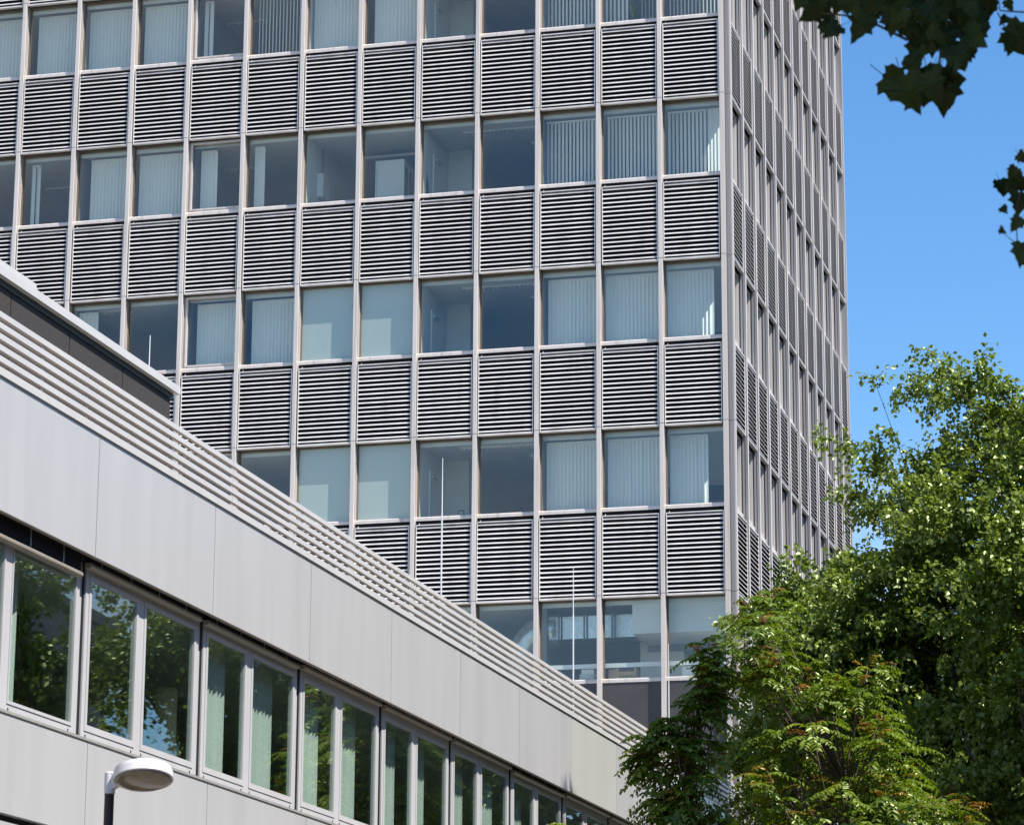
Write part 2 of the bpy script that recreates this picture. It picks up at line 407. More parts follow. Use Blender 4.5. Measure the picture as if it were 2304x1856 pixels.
# louver panels
LZT, LZB, LY = -1.90, -3.65, 0.035
def louver_meshes(w):
    hw = (w - 2 * MW) / 2 - 0.022
    f = MB()
    f.box(-hw, -hw + 0.020, LY - 0.006, LY + 0.014, LZB, LZT)
    f.box(hw - 0.016, hw, LY - 0.006, LY + 0.014, LZB, LZT)
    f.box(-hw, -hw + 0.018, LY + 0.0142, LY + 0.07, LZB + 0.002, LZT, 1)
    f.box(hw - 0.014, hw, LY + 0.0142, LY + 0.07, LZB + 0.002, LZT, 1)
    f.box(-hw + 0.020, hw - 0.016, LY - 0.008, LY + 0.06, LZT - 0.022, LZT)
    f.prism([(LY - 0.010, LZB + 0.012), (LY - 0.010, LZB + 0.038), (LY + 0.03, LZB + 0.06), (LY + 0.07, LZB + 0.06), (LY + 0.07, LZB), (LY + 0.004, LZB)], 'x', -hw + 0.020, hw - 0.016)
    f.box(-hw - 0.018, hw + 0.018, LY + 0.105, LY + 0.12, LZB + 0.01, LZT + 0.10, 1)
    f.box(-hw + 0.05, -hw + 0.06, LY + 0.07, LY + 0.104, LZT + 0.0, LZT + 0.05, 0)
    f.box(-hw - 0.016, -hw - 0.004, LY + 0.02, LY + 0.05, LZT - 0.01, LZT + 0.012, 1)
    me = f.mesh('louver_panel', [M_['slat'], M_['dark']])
    s = MB()
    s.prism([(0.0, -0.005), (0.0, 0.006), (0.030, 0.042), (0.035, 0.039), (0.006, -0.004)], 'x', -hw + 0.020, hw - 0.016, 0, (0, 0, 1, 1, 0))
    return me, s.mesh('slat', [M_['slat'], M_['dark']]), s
lf_me, slf_me, slf = louver_meshes(W)
ls_me, sls_me, sls = louver_meshes(W2)
NSL = 17
def slat_z(q): return LZT - 0.085 - 0.0985 * q
big = [(1, i) for i in range(6)] + [(2, i) for i in range(6)] + [(0, i) for i in range(5)]
rest = MB()
for k in range(-3, 3):
    for i in range(NB):
        if not visible_front(k, i): continue
        xc = X0 - W * (i + 0.5)
        lp = put(lf_me, 'louver_panel', tower, (xc + rnd.uniform(-.004, .004), rnd.uniform(-.003, .003), zs(k) + rnd.uniform(-.004, .004)))
        lp.rotation_euler = (0, R(rnd.uniform(-.12, .12)), 0)
        if (k, i) in big:
            for q in range(NSL): put(slf_me, 'slat', lp, (0, LY, slat_z(q) + rnd.uniform(-.0015, .0015))).rotation_euler = (R(rnd.gauss(0, 1.2)), R(rnd.gauss(0, .05)), 0)
        else:
            for q in range(NSL):
                rest.add([(v[0] + xc, v[1] + LY, v[2] + zs(k) + slat_z(q)) for v in slf.v], slf.f); rest.m[-len(slf.f):] = slf.m
for k in range(-3, 6):
    for j in range(NS):
        yc = Y0 + W2 * (j + 0.5)
        put(ls_me, 'louver_panel', tower, (0, yc, zs(k)), R(90))
        for q in range(NSL):
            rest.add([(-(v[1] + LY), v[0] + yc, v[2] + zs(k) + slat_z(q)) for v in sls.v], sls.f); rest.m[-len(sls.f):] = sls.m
o = rest.build('louver_slats', [M_['slat'], M_['dark']], tower); tag(o, kind='stuff')

# windows
def window_meshes(w):
    hw = (w - 2 * MW) / 2
    fr = MB()
    zt, zb = -0.02, -1.71
    fr.box(-hw, -hw + 0.022, GY - 0.02, GY + 0.05, zb, zt)
    fr.box(hw - 0.022, hw, GY - 0.02, GY + 0.05, zb, zt)
    fr.box(-hw + 0.022, hw - 0.022, GY - 0.02, GY + 0.05, zt - 0.05, zt)
    fr_me = fr.mesh('window', M_['soffit'])
    pa = MB().box(-hw + 0.02, hw - 0.02, GY, GY + 0.012, zb, zt - 0.045).mesh('pane', M_['tglass'])
    si = MB()
    si.prism([(0.115, -1.80), (0.115, -1.735), (0.125, -1.715), (0.262, -1.705), (0.262, -1.80)], 'x', -hw, hw)
    si_me = si.mesh('sill', M_['alu'])
    sa = MB()
    t = 0.062
    y0, y1 = GY - 0.055, GY - 0.002
    for q, (a, yy) in enumerate(((0.0, y0), (0.034, y0 - 0.014))):
        x0, x1, z0, z1 = -hw + 0.004 + a, hw - 0.004 - a * 0.4, zb + 0.006 + a, zt - 0.05 - a
        th = t if q == 0 else t * 0.55
        sa.box(x0, x0 + th, yy, y1, z0, z1); sa.box(x1 - th * 0.6, x1, yy, y1, z0, z1)
        sa.box(x0 + th, x1 - th * 0.6, yy, y1, z0, z0 + th); sa.box(x0 + th, x1 - th * 0.6, yy, y1, z1 - th * 0.7, z1)
    sa.box(-hw + 0.09, -hw + 0.11, y0 - 0.02, y0, zb + 0.02, zb + 0.03, 1)
    sa_me = sa.mesh('sash', [M_['alu'], M_['seal']])
    fl = MB().box(-hw + 0.022, hw - 0.022, GY + 0.020, GY + 0.026, zb, zt - 0.05).mesh('frosted_film', M_['film'])
    return fr_me, pa, si_me, sa_me, fl
wf = window_meshes(W); ws = window_meshes(W2)
for k in range(-3, 4):
    for i in range(NB):
        if not visible_front(k, i): continue
        w_ = put(wf[0], 'window', tower, (X0 - W * (i + 0.5), 0, zs(k)))
        put(wf[1], 'pane', w_); put(wf[2], 'sill', w_)
        if i == 8: put(wf[3], 'sash', w_)
        if k in (1, 2) and i in (5, 6): put(wf[4], 'frosted_film', w_)
for k in range(-3, 6):
    for j in range(NS):
        w_ = put(ws[0], 'window', tower, (0, Y0 + W2 * (j + 0.5), zs(k)), R(90))
        put(ws[1], 'pane', w_); put(ws[2], 'sill', w_)
        put(ws[3], 'sash', w_)

# dark spandrel under the lowest front window row, base walls, roof
for i in range(7):
    xc = X0 - W * (i + 0.5)
    MB().box(-W / 2 + MW, W / 2 - MW, 0.13, 0.2, 8.0, zs(3) - 1.80).build('spandrel_panel', M_['plinth'], tower, (xc, 0, 0))
for i in range(1, 8):
    MB().box(-MW, MW, 0.0, 0.2, 8.0, zs(4)).build('mullion', M_['alu'], tower, (X0 - W * i, 0, 0))
MB().box(XL, -0.26, 0.3, 0.6, 0, 8.0).build('base_wall', M_['plinth'], tower)
MB().box(-0.6, -0.10, 0.3, YB, 0, zs(6) + 1.7 - 0.02).build('base_wall', M_['plinth'], tower)
MB().box(-0.26, -0.02, 0.0, 0.25, 0, zs(6)).build('base_wall', M_['column'], tower)
MB().box(XL, -0.1, 0.1, YB, zs(-3) + 0.02, zs(-3) + 0.9).build('roof_slab', M_['alu'], tower)
MB().box(XL - 0.3, XL, 0.0, YB, 0, zs(-3)).build('end_wall', M_['plinth'], tower)
MB().box(XL, -0.25, YB - 0.3, YB - 0.02, 0, zs(-3)).build('back_wall', M_['greywall'], tower)

# storeys: slabs with ceiling below and carpet above, partitions
for k in range(-3, 6):
    zc, zf = zs(k) - 0.01, zs(k) - 2.6
    MB().box(XL, -0.29, 0.32, YB - 0.31, zf - 0.99, zf - 0.02).build('floor_slab', M_['dark'], tower)
    MB().box(XL, -0.29, 0.33, YB - 0.32, zf - 0.02, zf).build('carpet', M_['carpet'], tower)
    c = MB()
    n = 0
    for a in range(14):
        x1 = -0.29 - W * a; x0 = x1 - W + 0.006
        for (y0, y1) in ((0.33, 1.0), (1.005, 2.2), (2.205, 3.4), (3.405, 4.6), (4.605, 6.0)):
            c.box(max(x0, XL), x1, y0, y1, zc, zc + 0.02)
    c.build('ceiling', M_['ceil'], tower)
    MB().box(XL, -0.29, 0.335, 0.40, zs(k) - 0.14, zs(k) - 0.012).build('pelmet', M_['plaster'], tower)
    if k <= 2:
        MB().box(XL, -6.9, 6.0, 6.12, zf, zc).build('room_wall', M_['greywall'], tower)
        MB().box(-6.9, -0.3, 7.5, 7.62, zf, zc).build('room_wall', M_['greywall'], tower)
        for m_, ma in ((3, 'greywall'), (5, 'plaster'), (7, 'plaster'), (9, 'greywall'), (11, 'greywall')):
            x = X0 - W * m_
            MB().box(x - 0.05, x + 0.05, 0.34, 6.0, zf, zc).build('partition_wall', M_[ma], tower)
        # white pier and door in the room behind bays 3-4
        x = X0 - W * 5 + 0.05
        MB().box(x, x + 0.55, 2.3, 6.0, zf, zc).build('pier', M_['plaster'], tower)
        MB().box(x + 0.0, x + 0.03, 1.05, 2.0, zf, zf + 2.12).build('door', M_['white'], tower)
        MB().box(x + 0.03, x + 0.08, 1.15, 1.5, zf + 1.98, zf + 2.03).build('door_closer', M_['duct'], tower)

ORD = ['first', 'second', 'third', 'fourth', 'fifth', 'sixth', 'seventh', 'eighth', 'ninth', 'tenth', 'eleventh', 'twelfth', 'thirteenth', 'fourteenth']
ROWS = {2: 'first row above cardboard box', 1: 'second row above cardboard box', 0: 'third row above cardboard box', -1: 'fourth row above cardboard box', 3: 'cardboard box row'}
# ceiling lights and detectors in the offices
def ceiling_light(xc, y, z, L, label):
    t = thing('ceiling_light', label, 'light', (xc, y, z), 0, 'ceiling lights in the tower offices')
    MB().box(-L / 2, L / 2, -0.09, -0.075, -0.045, 0).box(-L / 2, L / 2, 0.075, 0.09, -0.045, 0).build('frame', M_['white'], t)
    n = int(L / 0.1); c = MB()
    for q in range(n): c.box(-L / 2 + q * 0.1, -L / 2 + q * 0.1 + 0.035, -0.075, 0.075, -0.05, -0.012)
    c.build('reflector', M_['slat'], t)
for k in (-1, 0, 1, 2):
    for i, L, y in ((3, 1.9, 1.15), (10, 1.6, 1.0), (8, 1.4, 2.3), (11, 1.5, 2.6)):
        if k == 2 and i > 7: continue
        if k == 1 and i == 11: continue
        ceiling_light(X0 - W * (i + 0.75), y, zs(k) - 0.012, L, 'toothed ceiling light seen through %s tower window from corner column, %s' % (ORD[i], ROWS[k]))
for k, i in ((0, 3), (1, 3), (2, 3), (-1, 3)):
    d = MB().lathe([(0.07, 0), (0.07, -0.02), (0.04, -0.05), (0.01, -0.055)], 0, 0, 14)
    o = d.build('smoke_detector', M_['white'], None, (X0 - W * 3.45, 2.1, zs(k) - 0.012), smooth=True)
    tag(o, 'round smoke detector on office ceiling, %s' % ROWS[k], 'detector', 'smoke detectors')

# vertical blinds
vb = MB(); NV = 6
vb.add([(x_, 0.016 * (1 - (x_ / 0.045) ** 2), z_) for q in range(NV + 1) for x_ in [-0.045 + 0.09 * q / NV] for z_ in (-1.76, -0.20)],
       [(2 * q, 2 * q + 2, 2 * q + 3, 2 * q + 1) for q in range(NV)])
vane_me = vb.mesh('vane', M_['vane'], True)
def blind(k, i, a, b, deg, state, jit=4.0, y=0.52, shift=''):
    hw = (W - 2 * MW) / 2
    xc = X0 - W * (i + 0.5)
    x0, x1 = xc - hw + a * 2 * hw, xc - hw + b * 2 * hw
    lab = '%s vertical blind behind %s window from corner column, %s' % (state, ORD[i], ROWS[k])
    t = thing('vertical_blind', lab, 'blind', ((x0 + x1) / 2, y, zs(k) - 1.74))
    MB().box(-(x1 - x0) / 2, (x1 - x0) / 2, -0.022, 0.022, 1.54, 1.58).build('headrail', M_['white'], t)
    n = max(2, int(round((x1 - x0) / 0.082)))
    for q in range(n):
        put(vane_me, 'vane', t, (-(x1 - x0) / 2 + 0.04 + q * (x1 - x0 - 0.08) / max(1, n - 1), 0, 1.74), R(deg + rnd.uniform(-jit, jit)))
SPEC = [
    (-1, 0, .05, .95, -66, 'thin edge-on'), (-1, 1, .0, .42, -40, 'half-open pale'), (-1, 1, .62, 1, -74, 'dark edge-on'), (-1, 2, .03, 1, -46, 'half-open pale'),
    (-1, 5, .10, .97, 15, 'closed pale'), (-1, 6, .04, 1, 15, 'closed pale'), (-1, 7, .04, 1, -56, 'half-open grey'), (-1, 8, .10, .26, 18, 'gathered pale'),
    (-1, 9, .02, 1, 17, 'closed pale'), (-1, 10, .02, 1, 17, 'closed pale'), (-1, 11, .08, 1, 17, 'closed pale'), (-1, 12, .0, 1, 17, 'closed pale'),
    (0, 0, .02, .70, -42, 'half-open pale'), (0, 0, .72, .96, 4, 'narrow closed'), (0, 1, .03, 1, -42, 'half-open pale'), (0, 2, .03, 1, -42, 'half-open pale'),
    (0, 7, .06, .24, 14, 'gathered pale'), (0, 8, .12, .42, 9, 'gathered pale'), (0, 9, .02, 1, 17, 'closed pale'), (0, 10, .16, 1, 17, 'closed pale'), (0, 11, .08, .24, 42, 'gathered pale'),
    (1, 0, .0, .79, 15, 'closed pale'), (1, 1, .0, 1, 15, 'closed pale'), (1, 2, .07, 1, 15, 'closed pale'), (1, 7, .09, 1, 16, 'closed pale'),
    (1, 8, .14, .97, 8, 'closed bluish'), (1, 9, .86, 1, 14, 'gathered pale'), (1, 10, .05, .40, 22, 'gathered pale'),
    (2, 0, .02, .66, 12, 'partly drawn'), (2, 1, .03, 1, 14, 'uneven closed'), (2, 2, .05, 1, 18, 'closed pale'),
]
for (k, i, a, b, dg, st) in SPEC:
    blind(k, i, a, b, dg, st, 9.0 if st.startswith(('uneven', 'partly')) else 2.5)

# ---- things inside the tower rooms
# cabinets behind bays 5 and 6 of row 0
zf = zs(0) - 2.6
t = thing('equipment_cabinet', 'tall pale metal equipment cabinet with vents behind sixth window, third row above cardboard box', 'cabinet', (X0 - W * 5.72, 1.5, zf))
MB().box(-0.33, 0.33, -0.35, 0.35, 0.05, 2.10).build('body', M_['white'], t)
v = MB()
for q in range(16): v.box(0.331, 0.338, -0.28, -0.08, 1.0 + q * 0.06, 1.03 + q * 0.06).box(0.331, 0.338, 0.05, 0.25, 1.0 + q * 0.06, 1.03 + q * 0.06)
v.build('vent', M_['screen'], t)
MB().box(-0.33, -0.31, -0.375, -0.352, 0.06, 2.09).build('door_edge', M_['duct'], t)
MB().box(-0.36, 0.36, -0.38, 0.38, 0.0, 0.05).build('base', M_['screen'], t)
t = thing('wall_box', 'white electrical box on wall behind seventh window, third row above cardboard box', 'box', (X0 - W * 7 + 0.05, 1.3, zf + 1.35))
MB().box(0.0, 0.14, -0.22, 0.22, 0, 0.55).build('housing', M_['white'], t)
MB().box(0.14, 0.146, -0.1, 0.0, 0.2, 0.5).build('cover', M_['paper'], t)
MB().tube([(0.06, 0, 0.55), (0.05, 0.02, 0.8), (0.03, 0.05, 1.2)], 0.012, 6).build('conduit', M_['screen'], t)
t = thing('strip_light', 'white strip light under ceiling behind sixth and seventh windows, third row above cardboard box', 'light', (X0 - W * 5.9, 1.9, zs(0) - 0.17))
MB().box(-0.75, 0.75, -0.05, 0.05, 0, 0.06).build('housing', M_['white'], t)
MB().box(-0.7, -0.68, -0.01, 0.01, 0.06, 0.16).box(0.68, 0.7, -0.01, 0.01, 0.06, 0.16).build('hanger', M_['duct'], t)
# coat at the right side of bay 5
t = thing('hanging_coat', 'dark navy coat hanging beside equipment cabinet, third row above cardboard box', 'coat', (X0 - W * 5.07, 0.6, zs(0) - 1.75))
cv = []
for (zz, wx, wy) in ((0, .20, .09), (.3, .19, .09), (.55, .17, .08), (.75, .14, .07), (.86, .06, .04), (.9, .03, .03)): cv.append((wx, wy, zz))
b = MB(); vs = []; N = 12
for (wx, wy, zz) in cv:
    for q in range(N):
        an = 2 * math.pi * q / N
        vs.append((wx * math.cos(an) * (1 + .08 * math.sin(3 * an)), wy * math.sin(an), zz))
fs = [(r_ * N + q, r_ * N + (q + 1) % N, (r_ + 1) * N + (q + 1) % N, (r_ + 1) * N + q) for r_ in range(len(cv) - 1) for q in range(N)]
b.add(vs, fs + [list(range(N))[::-1]])
b.build('garment', M_['cloth'], t, smooth=True)
MB().tube([(0, 0, 0.88), (0, 0, 0.97), (0.02, 0, 1.0), (0.035, 0, 0.97)], 0.006, 5).build('hook', M_['duct'], t)
# thermostat plates and intercoms on the piers
for k in (1, 2):
    o = MB().box(-0.07, 0.07, -0.012, 0, -0.07, 0.07).box(-0.05, 0.05, -0.016, -0.0125, -0.05, 0.05, 1).build('wall_switch', [M_['screen'], M_['plaster']], None, (X0 - W * 5 + 0.43, 2.288, zs(k) - 1.20))
    tag(o, 'small square wall switch on white pier, %s' % ROWS[k], 'switch')
    o = MB().box(0, 0.05, -0.06, 0.06, -0.25, 0.05).box(0.05, 0.08, -0.03, 0.03, -0.2, -0.05).build('wall_phone', M_['screen'], None, (X0 - W * 5 + 0.605, 3.2, zs(k) - 1.05))
    tag(o, 'dark wall telephone on grey pier side, %s' % ROWS[k], 'telephone')
# yellow-green spiky plant on the sill, top row, second window
def spiky(n, L0, L1, wd, spread, droop, seed):
    rr = random.Random(seed); b = MB(); tint = []
    for q in range(n):
        an = rr.uniform(0, 2 * math.pi); L = rr.uniform(L0, L1); sp = rr.uniform(0.1, 1) * spread
        d = Vector((math.cos(an), math.sin(an), 0)); side = Vector((-math.sin(an), math.cos(an), 0))
        vs = []; S = 6
        base = d * rr.uniform(0, 0.03)
        for s in range(S + 1):
            f = s / S
            c = base + d * (sp * L * f ** 1.3) + Vector((0, 0, L * (f - droop * f * f * sp)))
            w = wd * (1 - f) ** 0.6 * (0.5 + min(1, f * 3) * 0.5)
            vs += [c - side * w, c + side * w]
        o0 = len(b.v)
        b.add(vs, [(2 * s, 2 * s + 1, 2 * s + 3, 2 * s + 2) for s in range(S)])
        tint += [rr.random()] * len(vs)
    return b, tint
def with_tint(me, tint):
    a = me.attributes.new('tint', 'FLOAT', 'POINT'); a.data.foreach_set('value', tint)
    return me
t = thing('spiky_plant', 'yellow-green spiky potted plant behind second window, fourth row above cardboard box', 'plant', (X0 - W * 1.48, 0.48, zs(-1) - 1.80))
MB().lathe([(0.09, 0), (0.13, 0.17), (0.135, 0.19), (0.11, 0.19), (0.10, 0.16)], 0, 0, 18).build('pot', M_['pot'], t, smooth=True)
b, ti = spiky(34, 0.35, 0.62, 0.016, 0.42, 0.2, 3)
put(with_tint(b.mesh('leaves', M_['grassy']), ti), 'leaves', t, (0, 0, 0.16))
MB().box(-0.2, 0.2, -0.1, 0.2, -0.95, 0.0).build('shelf_stand', M_['white'], t)

# row 3: plant room with ducts, bulkhead, cabinets, boxes on the sill
z3 = zs(3)
t = thing('ventilation_duct', 'shiny galvanised ventilation duct with round elbow in the cardboard box row', 'duct', (X0 - W * 2.4, 1.2, z3 - 0.62))
MB().box(-0.75, 1.75, -0.3, 0.3, -0.10, 0.38).build('trunk', M_['duct'], t)
el = MB(); pts = []
for q in range(9):
    an = R(90) * q / 8
    pts.append((-0.75 - 0.62 * math.sin(an), 0, -0.52 + 0.62 * math.cos(an) + 0.04))
el.tube([(-0.6, 0, 0.14)] + pts + [(-1.37, 0, -2.0)], 0.36, 20)
el.build('elbow', M_['duct'], t, smooth=True)
for xx in (-0.55, 0.0, 0.6, 1.2):
    MB().box(xx, xx + 0.03, -0.33, -0.301, -0.13, 0.41).build('flange', M_['greywall'], t)
    MB().tube([(xx + 0.08, -0.34, 0.62), (xx + 0.08, -0.34, -0.12)], 0.012, 6).build('hanger', M_['screen'], t)
MB().box(1.28, 1.38, -0.305, -0.301, 0.06, 0.14).build('sticker', M_['yellow'], t)
t = thing('bulkhead', 'white boxed bulkhead under ceiling by corner column in the cardboard box row', 'bulkhead', (-1.35, 1.0, z3 - 0.75))
MB().box(-0.95, 1.04, -0.6, 0.9, 0, 0.73).build('casing', M_['plaster'], t)
MB().box(-0.95, 1.04, 0.9, 2.6, -0.14, 0.73).build('rear_casing', M_['greywall'], t)
for q, (xx, ww) in enumerate(((-2.0, 0.95), (-0.98, 0.62))):
    t = thing('storage_cupboard', ('wide' if q == 0 else 'narrow') + ' pale storage cupboard standing behind the cardboard box row of windows', 'cupboard', (xx, 2.2, z3 - 2.6))
    MB().box(-ww / 2, ww / 2, -0.25, 0.25, 0.0, 1.95).build('carcass', M_['plaster'], t)
    MB().box(-ww / 2 + 0.01, -0.004, -0.268, -0.251, 0.05, 1.93).build('door', M_['white'], t)
    MB().box(0.004, ww / 2 - 0.01, -0.268, -0.251, 0.05, 1.93).build('door', M_['white'], t)
MB().box(X0 - W * 3 + 0.1, X0 - 0.1, 0.34, 0.38, z3 - 1.45, z3 - 1.36).build('guard_rail', M_['white'], tower)
MB().box(X0 - W * 7, X0 - 0.1, 0.33, 0.75, z3 - 1.77, z3 - 1.735).build('window_board', M_['plaster'], tower)
MB().box(XL, -0.3, 5.0, 5.12, z3 - 2.6, z3).build('room_wall', M_['screen'], tower)
MB().box(X0 - W * 3 - 0.06, X0 - W * 3 + 0.04, 0.8, 5, z3 - 2.6, z3).build('partition_wall', M_['greywall'], tower)
t = thing('cardboard_box', 'brown cardboard box lettered EXENN on sill of second window from corner column', 'box', (0, 0, 0))
pb = on_y(1414, 1524, 0.50); pl = on_y(1398, 1524, 0.42)
bz = z3 - 1.735
t.location = (pb[0] - 0.02, 0.47, bz)
MB().box(-0.21, 0.21, -0.08, 0.22, 0, 0.275).build('carton', M_['card'], t)
MB().box(-0.16, 0.17, -0.084, -0.081, 0.205, 0.272).build('cut_out', M_['screen'], t)
MB().prism([(-0.38, -0.06), (-0.21, -0.075), (-0.21, 0.1), (-0.38, 0.12)], 'z', 0.0, 0.26).build('side_flap', M_['card'], t)
fc = bpy.data.curves.new('lettering', 'FONT'); fc.body = 'EXENN'; fc.size = 0.105; fc.align_x = 'CENTER'; fc.extrude = 0.001
fo = bpy.data.objects.new('lettering_tmp', fc); COL.objects.link(fo)
bpy.context.view_layer.update()
tm = bpy.data.meshes.new_from_object(fo.evaluated_get(bpy.context.evaluated_depsgraph_get()))
bpy.data.objects.remove(fo)
tm.materials.clear(); tm.materials.append(M_['ink'])
lt = put(tm, 'lettering', t, (0.01, -0.0825, 0.055)); lt.rotation_euler = (R(90), 0, 0)
t = thing('paper_stack', 'stack of bundled papers with white box on top on window sill', 'papers')
p = on_y(1322, 1526, 0.48); t.location = (p[0], 0.5, bz)
for q in range(5):
    MB().box(-0.15, 0.15, -0.11, 0.11, 0, 0.035).build('bundle', M_['paper'], t, (rnd.uniform(-.02, .02), 0, q * 0.037), R(rnd.uniform(-6, 6)))
MB().box(-0.13, 0.13, -0.1, 0.1, 0, 0.09).build('lid_box', M_['white'], t, (0.02, 0, 0.187))
t = thing('white_carton', 'white carton with black barcode print on sill of first window from corner column', 'box')
p = on_y(1560, 1518, 0.48); t.location = (p[0], 0.5, bz)
MB().box(-0.22, 0.2, -0.1, 0.2, 0, 0.27).build('carton', M_['white'], t)
lb = MB()
for q in range(16):
    if q % 5 != 4: lb.box(-0.13 + q * 0.017, -0.13 + q * 0.017 + 0.011, -0.1035, -0.1005, 0.20, 0.235)
lb.build('barcode', M_['ink'], t)
t = thing('office_chair', 'black office chair backrest under the duct elbow in the cardboard box row', 'chair', (X0 - W * 3.42, 1.0, z3 - 2.6))
bk = MB(); N = 10; vs = []
for r_, (zz, wd) in enumerate(((1.0, .19), (1.1, .22), (1.35, .23), (1.55, .21), (1.65, .15))):
    for q in range(N): 
        an = 2 * math.pi * q / N; vs.append((wd * math.cos(an), 0.05 * math.sin(an), zz))
bk.add(vs, [(r_ * N + q, r_ * N + (q + 1) % N, (r_ + 1) * N + (q + 1) % N, (r_ + 1) * N + q) for r_ in range(4) for q in range(N)] + [list(range(N))[::-1], [4 * N + q for q in range(N)]])
bk.build('backrest', M_['screen'], t, smooth=True)
MB().box(-0.24, 0.24, -0.26, 0.2, 0.44, 0.52).build('seat', M_['screen'], t)
MB().tube([(0, 0, 0.04), (0, 0, 0.44)], 0.03, 8).build('post', M_['duct'], t)
MB().box(-0.02, 0.02, 0.02, 0.05, 0.5, 1.05).build('back_post', M_['screen'], t)
for q in range(5):
    an = 2 * math.pi * q / 5
    MB().tube([(0, 0, 0.06), (0.28 * math.cos(an), 0.28 * math.sin(an), 0.03)], 0.02, 6).build('leg', M_['screen'], t)

# ------------------------------------------------------------------ annex (low building)
annex = thing('annex_building', 'low white panelled annex with ribbon windows running up to the tower', 'building')
PJ = [-33.40 + 3.1655 * j for j in range(-3, 11)]      # panel joints
YE = -0.06
def spans():
    out = []
    for a, b in zip(PJ[:-1], PJ[1:]):
        if a > YE: break
        out.append((a, min(b, YE)))
    return out
SP = spans()
ZT, ZO, ZS = 8.25, 7.07, 5.36
for n, (a, b) in enumerate(SP):
    ma = M_['panel2'] if abs(a + 14.4) < 0.2 else M_['panel']
    bm = MB().prism([(0.0, ZO + 0.004), (0.0, ZT), (-0.10, ZT), (-0.10, ZO + 0.05), (-0.045, ZO + 0.05), (-0.045, ZO)], 'y', a + 0.008, b - 0.008)
    bm.build('wall_panel', ma, annex)
    MB().box(-0.045, -0.004, a + 0.003, b - 0.003, ZO - 0.006, ZO - 0.001).build('drip_edge', M_['soffit'], annex)
    MB().box(-0.08, 0.0, a + 0.008, b - 0.008, 4.47, ZS - 0.025).build('wall_panel', M_['panel'], annex)
    MB().box(-0.08, 0.0, a + 0.008, b - 0.008, 3.30, 4.40).build('wall_panel', M_['panel'], annex)
    MB().box(-0.08, 0.0, a + 0.008, b - 0.008, 0.12, 1.60).build('wall_panel', M_['panel'], annex)
    MB().prism([(0.012, ZS - 0.030), (0.012, ZS - 0.006), (-0.02, ZS + 0.0), (-0.16, ZS + 0.035), (-0.16, ZS - 0.03)], 'y', a + 0.002, b - 0.002).build('sill_flashing', M_['flash'], annex)
    MB().box(-0.16, 0.02, a + 0.002, b - 0.002, ZT + 0.004, ZT + 0.075).build('coping', M_['coping'], annex)
MB().box(-0.20, -0.12, PJ[0], YE, ZT - 0.02 - 1.16, ZT - 0.005).build('parapet_core', M_['dark'], annex)
MB().box(-0.30, -0.09, PJ[0], YE, 0, 4.9).build('core_wall', M_['dark'], annex)
MB().box(-0.17, -0.115, PJ[0], YE, 4.9, ZS - 0.04).build('core_wall', M_['dark'], annex)
MB().box(-16.5, -0.2, PJ[0], -0.3, ZT - 0.35, ZT - 0.22).build('roof', M_['roof'], annex)
MB().box(-6.0, -0.2, PJ[0], YE - 0.3, ZO + 0.26, ZO + 0.3).build('ceiling', M_['ceil'], annex)
MB().box(-6.0, -0.31, PJ[0], YE - 0.3, 4.75, 4.85).build('floor_slab', M_['carpet'], annex)
MB().box(-6.1, -6.0, PJ[0], YE - 0.3, 4.75, ZO + 0.26).build('back_wall', M_['greywall'], annex)
MB().box(-16.5, -6.1, PJ[0], -0.4, 0, ZO + 0.5).build('rear_block', M_['panel'], annex)
# ribbon windows: two per module
FX, GX = -0.18, -0.186
def awin(a, b, sash=True):
    zb, zt = ZS + 0.04, ZO + 0.02
    f = MB()
    f.box(FX - 0.06, FX, 0.0, 0.075, zb, zt); f.box(FX - 0.06, FX, b - a - 0.075, b - a, zb, zt)
    f.box(FX - 0.06, FX, 0.075, b - a - 0.075, zb, zb + 0.075); f.box(FX - 0.06, FX, 0.075, b - a - 0.075, zt - 0.12, zt)
    wo_ = f.build('window', M_['wframe'], annex, (0, a, 0))
    s = MB(); i0, i1, j0, j1 = 0.079, b - a - 0.079, zb + 0.079, zt - 0.124
    th = 0.05 if sash else 0.02
    s.box(FX - 0.05, FX + 0.008, i0, i0 + th, j0, j1); s.box(FX - 0.05, FX + 0.008, i1 - th, i1, j0, j1)
    s.box(FX - 0.05, FX + 0.008, i0 + th, i1 - th, j0, j0 + th + 0.01); s.box(FX - 0.05, FX + 0.008, i0 + th, i1 - th, j1 - th, j1)
    s.build('sash', M_['wframe'], wo_)
    MB().box(GX - 0.012, GX, i0 + th - 0.01, i1 - th + 0.01, j0 + th, j1 - th + 0.01).build('pane', M_['aglass'], wo_)
    d = MB()
    for yy in (0.10, b - a - 0.16): d.box(FX + 0.001, FX + 0.004, yy, yy + 0.02, zb + 0.012, zb + 0.045)
    d.build('drain_slot', M_['seal'], wo_)
    return wo_
for n, (a, b) in enumerate(SP):
    g0 = a + 0.30; mid = (a + b) / 2 + 0.06
    if b - a < 3: continue
    awin(a + 0.235, mid - 0.0, n != 2); awin(mid + 0.001, b - 0.015 + 0.10, n != 2)
    MB().box(FX - 0.08, FX - 0.03, b + 0.088, b + 0.232, ZS + 0.03, ZO + 0.02).build('post', M_['wframe'], annex)
    MB().box(FX - 0.03, FX - 0.012, b + 0.20, b + 0.222, ZS + 0.05, ZO + 0.02).build('post_seal', M_['seal'], annex)
    MB().box(FX - 0.02, FX + 0.004, b + 0.085, b + 0.12, ZS + 0.035, ZS + 0.06).build('drain_slot', M_['seal'], annex)
